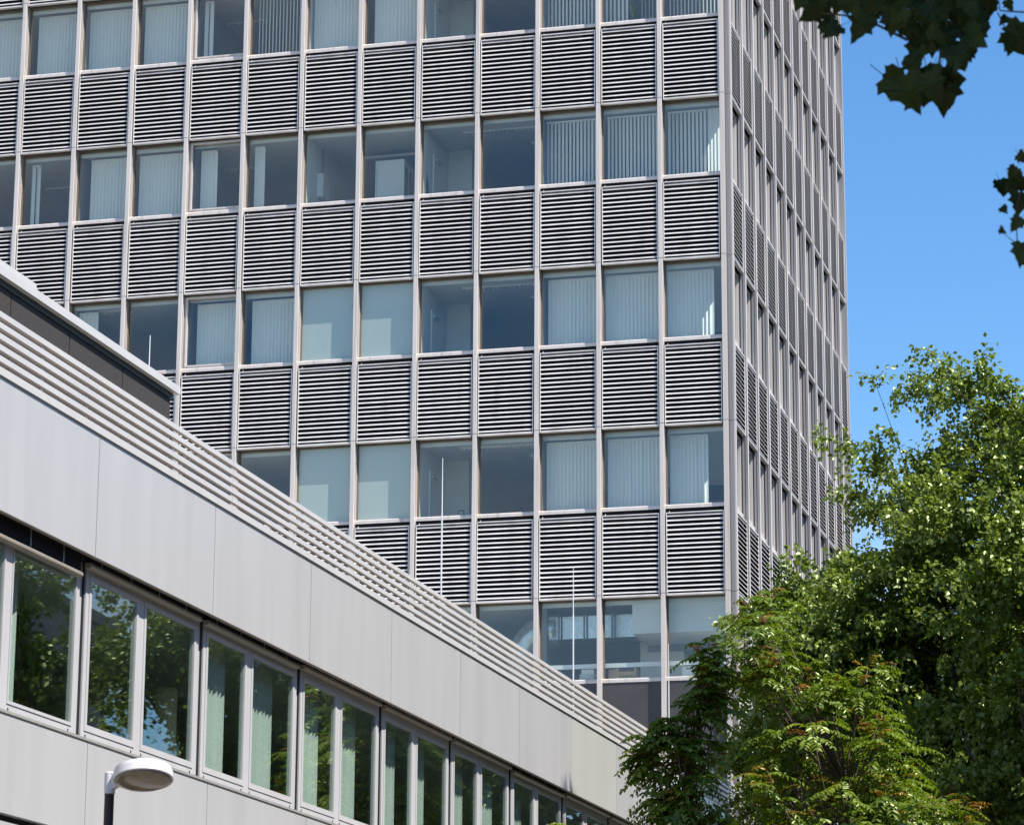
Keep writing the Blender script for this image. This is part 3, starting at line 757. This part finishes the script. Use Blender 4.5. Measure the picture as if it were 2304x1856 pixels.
# external blind packs under the overhang
for n, (a, b) in enumerate(SP):
    drop = {0: 0.17, 1: 0.17, 2: 0.17, 3: 0.045, 4: 0.045}.get(n, 0.015)
    if n in (8,): drop = 0.05
    if b - a < 3: continue
    zz = ZO - drop
    br = MB().prism([(-0.155, zz - 0.03), (-0.098, zz - 0.03), (-0.088, zz - 0.015), (-0.088, zz + 0.005), (-0.098, zz + 0.02), (-0.155, zz + 0.02)], 'y', a + 0.12, b - 0.06)
    br.build('blind_rail', M_['bronze'], annex)
    MB().box(-0.150, -0.105, a + 0.14, b - 0.08, zz + 0.0205, ZO + 0.12).build('blind_pack', M_['dark'], annex)
    for q in range(4):
        yy = a + 0.4 + q * 0.75
        MB().box(-0.104, -0.096, yy, yy + 0.012, zz + 0.021, ZO + 0.1).build('blind_tape', M_['duct'], annex)
# roof railing: five long slats in sections
RZ = [8.383, 8.483, 8.581, 8.679, 8.777]
cuts = [PJ[0] + 0.5 + 6.33 * j for j in range(8)]
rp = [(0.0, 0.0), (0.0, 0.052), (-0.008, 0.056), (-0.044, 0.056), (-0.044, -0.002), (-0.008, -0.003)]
for a, b in zip(cuts[:-1], cuts[1:]):
    b = min(b, YE - 0.02)
    if a > YE: break
    for z in RZ:
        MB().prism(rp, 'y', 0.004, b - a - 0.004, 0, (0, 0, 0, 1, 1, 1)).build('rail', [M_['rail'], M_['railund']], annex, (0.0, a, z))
    n = int((b - a) / 1.055)
    for q in range(n):
        MB().box(-0.068, -0.046, -0.006, 0.006, ZT + 0.07, 8.84).build('rail_post', M_['rail'], annex, (0, a + 0.35 + q * 1.055, 0))

# interiors of the annex windows
def curtain(y0, y1, z1, label, X=-0.40):
    b = MB(); n = max(6, int((y1 - y0) / 0.02)); vs = []
    for q in range(n + 1):
        yy = y0 + (y1 - y0) * q / n
        xo = 0.02 * math.sin(q * 1.1) + 0.008 * math.sin(q * 2.7)
        vs += [(xo, yy - y0, 0), (xo, yy - y0, z1)]
    b.add(vs, [(2 * q, 2 * q + 1, 2 * q + 3, 2 * q + 2) for q in range(n)])
    o = b.build('curtain', M_['curtain'], None, (X, y0, 4.87))
    tag(o, label, 'curtain')
WN = {}
wi = 0
for n, (a, b) in enumerate(SP):
    if b - a < 3 or n < 2: continue
    for side in range(2):
        y0 = a + 0.31 if side == 0 else (a + b) / 2 + 0.14
        WN[wi] = y0; wi += 1
# window indices: 0,1 = module with the palm; each later window has a curtain of its own width
for idx, (f0, f1) in {1: (0.0, .16), 4: (0.0, .5), 5: (0.0, .58), 6: (0.0, .5), 7: (0.0, .5), 8: (0.0, .40), 9: (0.0, .35), 10: (0.0, .4), 11: (.1, .5), 12: (0.0, .4)}.items():
    y0 = WN[idx]
    sh = 0.19 * (y0 + 58.96) / 10.84
    curtain(y0 + sh + f0 * 1.27, y0 + sh + f1 * 1.27, 2.10, 'narrow pale curtain beside the potted palm in the annex' if idx == 1 else 'pale green curtain behind %s annex window from the potted palm' % ORD[idx - 2])
# potted palm in the first large window
yp = WN[1] + 2.30
t = thing('potted_palm', 'spiky potted palm in dark planter behind the large annex window', 'plant', (-1.0, yp, 4.85))
MB().lathe([(0.26, 0), (0.32, 0.70), (0.34, 0.74), (0.34, 0.78), (0.30, 0.78), (0.29, 0.70)], 0, 0, 24).build('planter', M_['pot'], t, smooth=True)
rr = random.Random(5)
for q in range(6):
    an = rr.uniform(0, 6.28); h = rr.uniform(0.45, 1.0)
    tipx, tipy = 0.14 * math.cos(an), 0.24 * math.sin(an)
    MB().tube([(0.05 * math.cos(an), 0.05 * math.sin(an), 0.7), (tipx * .5, tipy * .5, 0.7 + h * .5), (tipx, tipy, 0.7 + h)], [0.022, 0.018, 0.014], 6).build('stem', M_['barkr'], t)
    b, ti = spiky(34, 0.32, 0.52, 0.015, 1.0, 0.8, 40 + q)
    put(with_tint(b.mesh('leaf_tuft', M_['palm']), ti), 'leaf_tuft', t, (tipx, tipy, 0.68 + h))
t = thing('paper_column_lamp', 'tall cream column lamp behind third annex window', 'lamp', (-1.0, WN[3] + 2.75, 4.85))
MB().lathe([(0.12, 0.03), (0.12, 1.66), (0.11, 1.68)], 0, 0, 20).build('shade', M_['cream'], t, smooth=True)
MB().lathe([(0.14, 0), (0.14, 0.03)], 0, 0, 20).build('base', M_['screen'], t)
t = thing('flower_pot', 'white flower pot with drooping leaves behind third annex window', 'plant', (-0.62, WN[3] + 1.40, ZS + 0.06))
MB().lathe([(0.10, 0), (0.13, 0.22), (0.135, 0.23), (0.11, 0.23), (0.1, 0.2)], 0, 0, 20).build('pot', M_['white'], t, smooth=True)
b, ti = spiky(20, 0.3, 0.62, 0.018, 0.55, 0.5, 77)
put(with_tint(b.mesh('leaves', M_['palm']), ti), 'leaves', t, (0, 0, 0.2))
MB().box(-0.14, 0.14, -0.14, 0.14, -0.55, 0.0).build('stand', M_['greywall'], t)

# ------------------------------------------------------------------ rooftop penthouse
PX = -3.0
pent = thing('rooftop_penthouse', 'dark panelled rooftop penthouse with pale metal coping on the annex roof', 'building', (PX, -24.06, 8.03))
py_end = -24.06
pj = [on_x(26.4, 646, PX)[1], on_x(157.9, 738, PX)[1], on_x(277, 820, PX)[1]]
edges = [pj[0] - (pj[1] - pj[0]) * q for q in range(4, 0, -1)] + pj + [py_end]
for a, b in zip(edges[:-1], edges[1:]):
    MB().box(-0.05, 0.0, a - py_end + 0.012, b - py_end - 0.012, 0.0, 3.08).build('cladding_panel', M_['darkstone'], pent)
L0 = edges[0] - py_end
MB().box(-9.0, -0.055, L0, -0.012, 0.0, 3.06).build('core', M_['plaster'], pent)
MB().box(-9.0, -0.055, -0.011, 0.02, 0.0, 3.06).build('end_panel', M_['darkstone'], pent)
MB().box(-9.0, 0.02, L0, 0.035, 3.085, 3.16).build('fascia_shadow', M_['seal'], pent)
MB().box(-9.0, 0.09, L0, 0.12, 3.161, 3.262).build('coping', M_['coping'], pent)
MB().box(-9.0, 0.05, L0, on_x(73, 655, PX)[1] - py_end, 3.264, 3.35).build('upper_coping', M_['coping'], pent)

# lightning rods
def rod(x, y, z0, z1, label):
    t = thing('lightning_rod', label, 'lightning rod', (x, y, z0), 0, 'lightning rods on the roofs')
    MB().tube([(0, 0, 0.08), (0, 0, z1 - z0 - 0.8)], 0.012, 7).build('shaft', M_['rod'], t)
    MB().tube([(0, 0, z1 - z0 - 0.8), (0, 0, z1 - z0)], [0.011, 0.006], 6).build('tip', M_['rod'], t)
    MB().lathe([(0.14, 0), (0.14, 0.06), (0.05, 0.09)], 0, 0, 14).build('base', M_['greywall'], t)
zr = ZT - 0.22
rod(-0.42, -20.27, zr, 11.05, 'thin white lightning rod in front of fifth tower bay from corner column')
rod(-0.42, -12.54, zr, 10.99, 'thin white lightning rod in front of third tower bay from corner column')
rod(-0.42, -4.97, zr, 10.97, 'thin white lightning rod in front of first tower bay, beside white carton')
p = on_x(338, 755, -4.3)
rod(-4.3, float(p[1]), 11.33, float(p[2]), 'short lightning rod standing on the dark rooftop penthouse')

# ------------------------------------------------------------------ street lamp
LYY = -36.0
lp_ = on_y(246, 1790, LYY)
lamp = thing('street_lamp', 'street lamp with round white flat head on dark pole before annex', 'street lamp', (lp_[0], LYY, 0.0))
zt = float(on_y(246, 1784, LYY)[2])
MB().tube([(0, 0, 0), (0, 0, zt)], 0.040, 20).build('pole', M_['lampp'], lamp, smooth=False)
MB().lathe([(0.046, zt - 0.005), (0.046, zt + 0.168), (0.040, zt + 0.176)], 0, 0, 24).build('collar', M_['lampw'], lamp)
hd = MB()
hd.prism([(-0.002, zt + 0.01), (-0.002, zt + 0.16), (0.12, zt + 0.17), (0.12, zt + 0.085)], 'y', -0.04, 0.04)
hd.build('arm', M_['lampw'], lamp)
head = MB()
cx, cy, cz = 0.295, 0.0, zt + 0.10
prof = [(0.244, 0.0), (0.250, 0.005), (0.247, 0.070), (0.238, 0.076), (0.234, 0.098), (0.205, 0.112), (0.15, 0.121), (0.08, 0.126), (0.01, 0.127)]
head.lathe([(0.225, -0.002)] + prof, 0, 0, 72)
ho = head.build('housing', M_['lampw'], lamp, (cx, cy, cz))
lens = MB().lathe([(0.01, -0.040), (0.10, -0.037), (0.17, -0.029), (0.215, -0.016), (0.235, -0.0035)], 0, 0, 40)
lo = lens.build('lens', M_['lens'], lamp, (cx, cy, cz), smooth=True)
for o in (ho, lo): o.rotation_euler = (R(-14), R(-7), 0)

# ------------------------------------------------------------------ trees
def np_mesh(name, V, F, mats, tint=None, nv=None):
    me = bpy.data.meshes.new(name)
    V = np.asarray(V, np.float32); F = np.asarray(F, np.int32)
    me.vertices.add(len(V)); me.vertices.foreach_set('co', V.ravel())
    k = F.shape[1]
    me.loops.add(F.size); me.loops.foreach_set('vertex_index', F.ravel())
    me.polygons.add(len(F))
    me.polygons.foreach_set('loop_start', np.arange(0, F.size, k, dtype=np.int32))
    me.polygons.foreach_set('loop_total', np.full(len(F), k, np.int32))
    for m in mats: me.materials.append(m)
    me.update(calc_edges=True)
    if tint is not None:
        a = me.attributes.new('tint', 'FLOAT', 'POINT'); a.data.foreach_set('value', np.asarray(tint, np.float32))
    return me
def unit(a): return a / np.maximum(np.linalg.norm(a, axis=-1, keepdims=True), 1e-9)
def leaves(P, D, N, L, Wd, tint):
    """kite leaves: base P, direction D, normal N, length L, half width Wd"""
    S = unit(np.cross(D, N)); N = unit(np.cross(S, D))
    L = L[:, None]; Wd = Wd[:, None]
    v0 = P; v2 = P + D * L - N * L * 0.12
    v1 = P + D * L * 0.42 + S * Wd + N * Wd * 0.25; v3 = P + D * L * 0.42 - S * Wd + N * Wd * 0.25
    V = np.stack([v0, v1, v2, v3], 1).reshape(-1, 3)
    n = len(P); b = np.arange(n)[:, None] * 4
    F = np.concatenate([b + np.array([0, 1, 2]), b + np.array([0, 2, 3])], 0)
    return V, F, np.repeat(tint, 4)
def crown_points(rs, blobs, n, shell=0.35):
    out = []; wts = np.array([b[2] if len(b) > 2 else b[1][0] * b[1][1] * b[1][2] for b in blobs]); wts = wts / wts.sum()
    for (c, r), w in zip([b[:2] for b in blobs], wts):
        m = max(1, int(round(n * w)))
        d = unit(rs.normal(size=(m, 3)))
        rad = shell + (1 - shell) * rs.rand(m) ** 0.7
        lump = 1 + 0.16 * np.sin(d[:, 0] * 5 + c[0]) * np.cos(d[:, 2] * 6 + c[1]) + 0.08 * rs.normal(size=m)
        out.append(np.array(c) + d * np.array(r) * (rad * lump)[:, None])
    return np.concatenate(out)
def limbs(t, base, trunk_top, C, rs, mat_, n_main, r0, loc, twig=0.25):
    base = np.array(base, float); top = np.array(trunk_top, float)
    b = MB()
    mid = (base + top) / 2 + np.append(rs.normal(size=2) * 0.12, 0)
    tp = [base, mid, top]
    b.tube([tuple(p - loc) for p in tp], [r0, r0 * 0.75, r0 * 0.45], 10)
    b.build('trunk', mat_, t, smooth=True)
    bb = MB()
    idx = rs.choice(len(C), n_main, replace=False)
    mains = []
    for q in idx:
        tgt = C[q]; f = np.clip((tgt[2] - base[2]) / (top[2] - base[2]) * 0.75 - 0.12 - 0.15 * rs.rand(), 0.22, 0.98)
        st = base * (1 - f) ** 2 + 2 * mid * f * (1 - f) + top * f * f if False else (base + (mid - base) * f * 2 if f < .5 else mid + (top - mid) * (f - .5) * 2)
        m1 = st * 0.6 + tgt * 0.4 + np.array([0, 0, 0.25]) + rs.normal(size=3) * 0.12
        m2 = st * 0.25 + tgt * 0.75 + np.array([0, 0, 0.2]) + rs.normal(size=3) * 0.12
        rr_ = r0 * 0.32 * (1 - 0.5 * f)
        bb.tube([tuple(p - loc) for p in (st, m1, m2, tgt)], [rr_, rr_ * .7, rr_ * .42, rr_ * .18], 6)
        mains.append((st, m1, m2, tgt))
    # twigs from limbs to further clusters
    nodes = np.array([p for m in mains for p in (m[1], m[2])])
    for q in rs.choice(len(C), min(len(C), int(n_main * 5)), replace=False):
        tgt = C[q]; dd = np.linalg.norm(nodes - tgt, axis=1); s = nodes[np.argmin(dd)]
        m = (s + tgt) / 2 + rs.normal(size=3) * 0.08 + np.array([0, 0, 0.08])
        bb.tube([tuple(p - loc) for p in (s, m, tgt)], [r0 * .07, r0 * .05, r0 * .025], 4, cap=False)
    bb.build('limbs', mat_, t, smooth=True)
def broadleaf(name, label, base, top, blobs, ncl, seed, per=(5, 15), leaf=0.085, r0=0.2, n_main=26, m='linden', spray=0.42, group=None):
    rs = np.random.RandomState(seed)
    loc = np.array(base, float)
    t = thing(name, label, 'tree', base, 0, group)
    Mo = crown_points(rs, blobs, max(8, ncl // 11))
    mt_ = rs.rand(len(Mo))
    sz = (0.30 + 0.22 * rs.rand(len(Mo))) * (spray / 0.42)
    C = (Mo[:, None, :] + rs.normal(size=(len(Mo), 11, 3)) * np.array([1, 1, 0.62]) * sz[:, None, None]).reshape(-1, 3)
    limbs(t, base, top, C, rs, M_['bark'], n_main, r0, loc)
    ns, nl = per
    cen = np.array([0.0, 0.0, 0.0]) + np.mean([b[0] for b in blobs], axis=0)
    n = len(C)
    out = unit(C - cen) * np.array([1, 1, 0.35]) + rs.normal(size=(n, 3)) * 0.35
    ctint = np.clip(np.repeat(mt_, 11) * 0.7 + rs.rand(n) * 0.3, 0, 1)
    SD = unit(out[:, None, :] + rs.normal(size=(n, ns, 3)) * 0.75 + np.array([0, 0, -0.15]))      # spray directions
    sl_ = spray * (0.5 + rs.rand(n, ns))
    f = (np.arange(nl) + 0.5) / nl
    P = C[:, None, None, :] + SD[:, :, None, :] * (sl_[:, :, None, None] * f[None, None, :, None])
    P = P + np.array([0, 0, -0.22]) * (f ** 2)[None, None, :, None] * sl_[:, :, None, None] + rs.normal(size=P.shape) * 0.05
    P = P.reshape(-1, 3); k = len(P)
    D = np.repeat(SD.reshape(-1, 3), nl, 0) * 0.5 + rs.normal(size=(k, 3)) * 0.55 + np.array([0, 0, -0.45])
    N = rs.normal(size=(k, 3)) * 0.55 + np.array([0.25, -0.25, 0.85])
    tint = np.clip(np.repeat(ctint, ns * nl) * 0.55 + rs.rand(k) * 0.45 + (rs.rand(k) > 0.965) * 0.3, 0, 1)
    L = leaf * (0.7 + 0.6 * rs.rand(k)); Wd = L * 0.40
    V, F, T = leaves(P - loc, unit(D), unit(N), L, Wd, tint)
    put(np_mesh('crown', V, F, [M_[m]], T), 'crown', t)
    return t
def sumac(name, label, base, tips, seed, r0=0.06, leaf_l=0.62, nleaf=15, m='sumac', group=None, rust=0.6):
    """tree of heaven / sumac: pinnate fronds in rosettes at shoot tips"""
    rs = np.random.RandomState(seed)
    loc = np.array(base, float)
    t = thing(name, label, 'tree', base, 0, group)
    tips = np.array(tips, float); n = len(tips)
    cen = tips.mean(0)
    b = MB(); bb = MB()
    tb = loc + np.array([0, 0, 0.0]); top = np.array([cen[0], cen[1], cen[2] + 0.2]); k1 = (tb + top) / 2 + np.append(rs.normal(size=2) * 0.1, 0)
    b.tube([tuple(p - loc) for p in (tb, k1, top)], [r0, r0 * .8, r0 * .5], 8)
    b.build('trunk', M_['barkr'], t, smooth=True)
    for q in range(n):
        f = np.clip((tips[q, 2] - loc[2]) / (top[2] - loc[2]) - 0.12 - 0.15 * rs.rand(), 0.15, 0.97)
        s = tb + (k1 - tb) * f * 2 if f < .5 else k1 + (top - k1) * (f - .5) * 2
        md = s * .45 + tips[q] * .55 + np.array([0, 0, -0.15]) + rs.normal(size=3) * 0.06
        bb.tube([tuple(p - loc) for p in (s, md, tips[q])], [r0 * .32, r0 * .22, r0 * .11], 5)
    bb.build('limbs', M_['barkr'], t, smooth=True)
    # fronds
    K = n * nleaf
    tip = np.repeat(tips, nleaf, 0)
    an = rs.rand(K) * 2 * np.pi
    el = rs.uniform(-0.25, 0.95, K)
    D = np.stack([np.cos(an) * np.cos(el), np.sin(an) * np.cos(el), np.sin(el)], 1)
    D = unit(D + 0.35 * np.repeat(unit(tips - cen), nleaf, 0))
    Ls = leaf_l * (0.6 + 0.6 * rs.rand(K))
    start = tip - np.array([0, 0, 1]) * (rs.rand(K) * 0.35)[:, None]
    S = unit(np.cross(D, np.array([0, 0, 1.0])))
    npair = 9
    f = np.linspace(0.16, 1.0, npair)
    pos = start[:, None, :] + D[:, None, :] * (Ls[:, None, None] * f[None, :, None]) + np.array([0, 0, -1]) * (0.5 * Ls[:, None, None] * (f ** 2)[None, :, None])
    ax = D[:, None, :] + np.array([0, 0, -1.0]) * f[None, :, None]
    ax = unit(ax)
    Ps, Ds, Ns, Lf, T = [], [], [], [], []
    tt = np.clip(np.repeat(rs.rand(n), nleaf) * 0.4 + rs.rand(K) * 0.4, 0, 0.78)
    young = (el > 0.62) & (rs.rand(K) < rust)
    tt = np.where(young, 0.86 + 0.14 * rs.rand(K), tt)
    for sgn in (-1, 1):
        d = unit(S[:, None, :] * sgn * 0.9 + ax * 0.45 + np.array([0, 0, -0.30]) + rs.normal(size=(K, npair, 3)) * 0.12)
        nn = unit(np.cross(ax, S[:, None, :]) * -1 + rs.normal(size=(K, npair, 3)) * 0.25)
        nn = nn * np.sign(nn[..., 2:3] + 1e-6)
        l_ = (0.125 * (0.75 + 0.5 * rs.rand(K, npair)) * (1.0 - 0.35 * np.abs(f - 0.45))[None, :]) * np.where(young, 0.6, 1.0)[:, None]
        Ps.append(pos.reshape(-1, 3)); Ds.append(d.reshape(-1, 3)); Ns.append(nn.reshape(-1, 3)); Lf.append(l_.ravel()); T.append(np.repeat(tt, npair) + rs.normal(size=K * npair) * 0.02)
    P = np.concatenate(Ps); D2 = np.concatenate(Ds); N2 = np.concatenate(Ns); L2 = np.concatenate(Lf); T2 = np.clip(np.concatenate(T), 0, 1)
    V, F, TT = leaves(P - loc, D2, N2, L2, L2 * 0.22, T2)
    put(np_mesh('fronds', V, F, [M_[m]], TT), 'fronds', t)
    return t
TG = 'trees along the annex and tower'
broadleaf('linden_tree', 'tall linden tree with dense green crown beside tower louvers', (3.9, -4.0, 0), (4.4, -4.0, 13.0),
          [((5.7, -4.0, 12.3), (2.7, 2.8, 4.0)), ((3.5, -4.3, 11.0), (2.0, 2.2, 3.0)), ((2.3, -3.8, 9.9), (1.5, 1.7, 2.1)), ((1.6, -3.9, 8.7), (0.95, 1.2, 1.6)), ((3.8, -4, 7.4), (2.6, 2.4, 1.8)), ((6.3, -4.2, 8.0), (2.2, 2.2, 2.6))],
          3300, 21, (6, 12), 0.10, 0.20, 30, group=TG)
broadleaf('linden_tree', 'thick-trunked linden standing at road side, right of the leaning sumac trees', (6.3, -7.5, 0), (7.2, -7.5, 12.0),
          [((7.8, -7.5, 10.5), (2.0, 2.6, 3.4)), ((6.6, -7.6, 8.0), (1.6, 2.0, 2.4)), ((6.2, -7.7, 5.2), (1.5, 1.8, 2.0))],
          1150, 22, (6, 13), 0.105, 0.26, 22, group=TG)
broadleaf('linden_tree', 'linden tree reflected in the annex windows, standing along the road', (10.3, -14.0, 0), (10.5, -14.0, 10.0),
          [((10.6, -14.0, 9.0), (2.3, 3.4, 3.8))], 700, 23, (6, 13), 0.10, 0.22, 18, group=TG)
broadleaf('poplar_tree', 'slim tall poplar by the road whose spiky shadow falls on the annex end panel', (8.9, -18.5, 0), (8.8, -18.43, 18.5),
          [((8.8, -18.43, 18.5), (0.20, 0.24, 2.4), 4), ((8.8, -19.35, 18.4), (0.10, 0.12, 2.1), 1.6), ((9.1, -18.8, 13.0), (0.5, 0.6, 4.0), 2)],
          380, 24, (5, 9), 0.10, 0.12, 10, spray=0.2, group=TG)
def tipset(seed, n, c, r, zmin=None):
    rs = np.random.RandomState(seed); d = unit(rs.normal(size=(n, 3))); rad = 0.35 + 0.65 * rs.rand(n) ** 0.6
    return np.array(c) + d * np.array(r) * rad[:, None]
sumac('sumac_tree', 'wide sumac tree with drooping pinnate fronds and rusty shoot tips before tower side', (3.2, -12.0, 0),
      np.concatenate([tipset(1, 62, (3.75, -12.0, 7.3), (1.35, 1.6, 2.3)), tipset(2, 12, (2.7, -12.2, 9.7), (0.5, 0.6, 0.8)), tipset(3, 30, (4.8, -11.6, 6.6), (1.2, 1.4, 2.3))]), 31, 0.07, group=TG)
sumac('sumac_tree', 'slender sumac tree covering the railing end of the annex', (2.0, -16.0, 0),
      np.concatenate([tipset(4, 24, (1.85, -16.0, 7.5), (0.42, 0.45, 0.75)), tipset(5, 16, (2.3, -16.0, 6.3), (0.55, 0.6, 0.9)), tipset(6, 14, (2.42, -15.8, 8.35), (0.2, 0.25, 1.1))]), 32, 0.05, leaf_l=0.42, nleaf=12, group=TG)
sumac('sumac_tree', 'low sumac bush with bright green fronds at the foot of the annex wall', (1.3, -19.5, 0),
      np.concatenate([tipset(7, 9, (1.35, -19.5, 5.55), (0.6, 0.5, 0.6)), tipset(8, 12, (2.3, -19.3, 5.2), (0.8, 0.6, 0.7))]), 33, 0.04, leaf_l=0.5, nleaf=9, rust=0.2, group=TG)
sumac('sumac_tree', 'bushy sumac tree of fresh green fronds below the linden crown', (4.6, -17.0, 0),
      np.concatenate([tipset(9, 30, (4.0, -17.0, 4.9), (1.3, 1.0, 1.1)), tipset(10, 24, (5.2, -16.6, 5.2), (1.2, 1.0, 1.3))]), 34, 0.05, rust=0.15, group=TG)

# ------------------------------------------------------------------ plane tree with the branch hanging into view
pt = thing('plane_tree', 'plane tree whose dark lobed leaves hang in front of the blue sky', 'tree', (14.6, -47.5, 0))
ploc = np.array([14.6, -47.5, 0.0])
rs = np.random.RandomState(55)
MB().tube([(0, 0, 0), (-0.1, 0.05, 3.2), (-0.3, 0.1, 6.5), (-0.6, 0.1, 9.5)], [0.32, 0.26, 0.22, 0.12], 12).build('trunk', M_['bark'], pt, smooth=True)
# lobed leaf outline (length 1, stalk at origin, tip towards -z)
half = [(0.0, 0.06), (0.10, 0.0), (0.30, 0.10), (0.34, 0.02), (0.50, -0.10), (0.42, -0.20), (0.40, -0.30), (0.52, -0.42), (0.36, -0.46), (0.28, -0.52), (0.26, -0.66), (0.14, -0.78), (0.09, -0.88), (0.0, -1.02)]
def plane_leaf(seed):
    q = random.Random(seed)
    pts = []
    for (x, z) in half: pts.append((x * q.uniform(.88, 1.1), z * q.uniform(.95, 1.05)))
    left = [(-x * q.uniform(.88, 1.1), z) for (x, z) in half[1:-1]][::-1]
    ol = pts + left
    n = len(ol); vs = []
    bend = q.uniform(0.15, 0.5)
    for (x, z) in ol: vs.append((x, -bend * x * x + 0.18 * (z * z) + q.uniform(-.02, .02), z))
    vs.append((0, -0.0, -0.38))
    fs = [(i, (i + 1) % n, n) for i in range(n)]
    b = MB(); b.add(vs, fs)
    b.tube([(0, 0, 0.0), (0.02, 0.05, 0.25), (0.05, 0.09, 0.5)], 0.012, 4)
    tint = [q.random()] * len(b.v)
    return with_tint(b.mesh('leaf', M_['plane']), tint)
LM = [plane_leaf(s) for s in range(6)]
spots = []
for (x, y, s) in [(110, 70, 100), (200, 140, 95), (360, 145, 115), (330, 40, 80), (500, 40, 110), (520, 120, 90), (620, 150, 95), (680, 60, 100), (700, 150, 70),
                  (760, 110, 110), (800, 190, 105), (850, 60, 120), (940, 110, 125), (960, 205, 110), (1010, 70, 90), (660, 270, 110), (640, 345, 90), (740, 230, 95),
                  (855, 300, 110), (905, 280, 85), (740, 370, 55), (620, 490, 150), (800, 490, 150), (840, 395, 85), (670, 440, 70), (1140, 30, 50), (1110, 110, 42),
                  (1185, 230, 125), (1040, 20, 70), (580, 10, 90), (430, 60, 75), (250, 20, 85), (180, 40, 80), (760, 20, 100), (930, 20, 100), (880, 150, 100)]:
    spots.append((1780 + x * .4306, y * .4306, s * .4306))
for (x, y, s) in [(612, 110, 70), (545, 215, 75), (470, 310, 85), (540, 300, 75), (600, 290, 95), (595, 420, 115), (487, 465, 50), (570, 565, 85), (475, 610, 45), (604, 770, 120)]:
    spots.append((2100 + x * .3264, 320 + y * .3264, s * .3264))
rq = random.Random(9)
for (px, py, s) in list(spots) * 2:
    if s > 30 and rq.random() < 0.85: spots.append((px + rq.uniform(-30, 30), py + rq.uniform(-30, 10) , s * rq.uniform(.7, 1)))
toCam = Vector(tuple(-fw))
for n, (px, py, s) in enumerate(spots):
    D = 12.0 + rq.uniform(-0.5, 0.5)
    p = at_dist(px, py, D)
    size = s / FPX * D * 1.45
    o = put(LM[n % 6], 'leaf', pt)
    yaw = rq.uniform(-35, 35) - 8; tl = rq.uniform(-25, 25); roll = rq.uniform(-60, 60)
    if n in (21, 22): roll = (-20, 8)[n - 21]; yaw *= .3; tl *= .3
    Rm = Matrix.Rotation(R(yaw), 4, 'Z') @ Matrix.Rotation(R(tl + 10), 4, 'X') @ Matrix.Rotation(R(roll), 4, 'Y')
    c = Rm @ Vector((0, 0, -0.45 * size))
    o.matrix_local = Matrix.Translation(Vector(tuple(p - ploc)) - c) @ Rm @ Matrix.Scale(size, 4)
def twig(name, pix, D0, r0, r1):
    pts = [at_dist(a, b_, D0 + 0.06 * i) - ploc for i, (a, b_) in enumerate(pix)]
    n = len(pts)
    MB().tube([tuple(p) for p in pts], [r0 + (r1 - r0) * i / (n - 1) for i in range(n)], 6).build(name, M_['bark'], pt, smooth=True)
twig('twig', [(2330, -60), (2200, 20), (2120, 60), (2040, 90), (1940, 40), (1850, 30)], 12.1, 0.012, 0.003)
twig('twig', [(2120, 60), (2115, 130), (2110, 170), (2075, 185)], 12.0, 0.006, 0.002)
twig('twig', [(2330, 30), (2250, 25), (2245, -20)], 12.0, 0.004, 0.002)
twig('twig', [(2245, 30), (2262, 65), (2290, 80)], 12.0, 0.003, 0.002)
twig('twig', [(2330, 330), (2300, 420), (2285, 480), (2290, 560)], 12.0, 0.006, 0.002)
twig('twig', [(2310, 560), (2275, 540), (2258, 525)], 12.0, 0.002, 0.0015)
MB().tube([(-0.3, 0.1, 6.0), (-1.6, 0.3, 6.9), (-3.0, 0.5, 7.2), tuple(at_dist(2330, -60, 12.1) - ploc)], [0.10, 0.06, 0.035, 0.014], 8).build('limb', M_['bark'], pt, smooth=True)
MB().tube([(-0.3, 0.1, 5.0), (-1.8, 0.4, 5.6), tuple(at_dist(2330, 330, 12.0) - ploc)], [0.07, 0.04, 0.008], 8).build('limb', M_['bark'], pt, smooth=True)
# crown above the frame
Cc = crown_points(rs, [((13.2, -48.0, 10.6), (3.6, 4.2, 2.4)), ((11.6, -48.5, 9.6), (2.0, 2.6, 1.3))], 420, 0.1)
fr_top = lambda P: 928 - FPX * ((P - CAM) @ up) / ((P - CAM) @ fw)
Cc = Cc[[(fr_top(c) < -260) for c in Cc]]
k = len(Cc) * 26
P = np.repeat(Cc, 26, 0) + rs.normal(size=(k, 3)) * 0.26
Dv = unit(rs.normal(size=(k, 3)) + np.array([0, 0, -0.6])); Nv = unit(rs.normal(size=(k, 3)) * 0.6 + np.array([0, 0, 1]))
Lv = 0.17 * (0.7 + 0.6 * rs.rand(k))
V, F, T = leaves(P - ploc, Dv, Nv, Lv, Lv * 0.48, rs.rand(k))
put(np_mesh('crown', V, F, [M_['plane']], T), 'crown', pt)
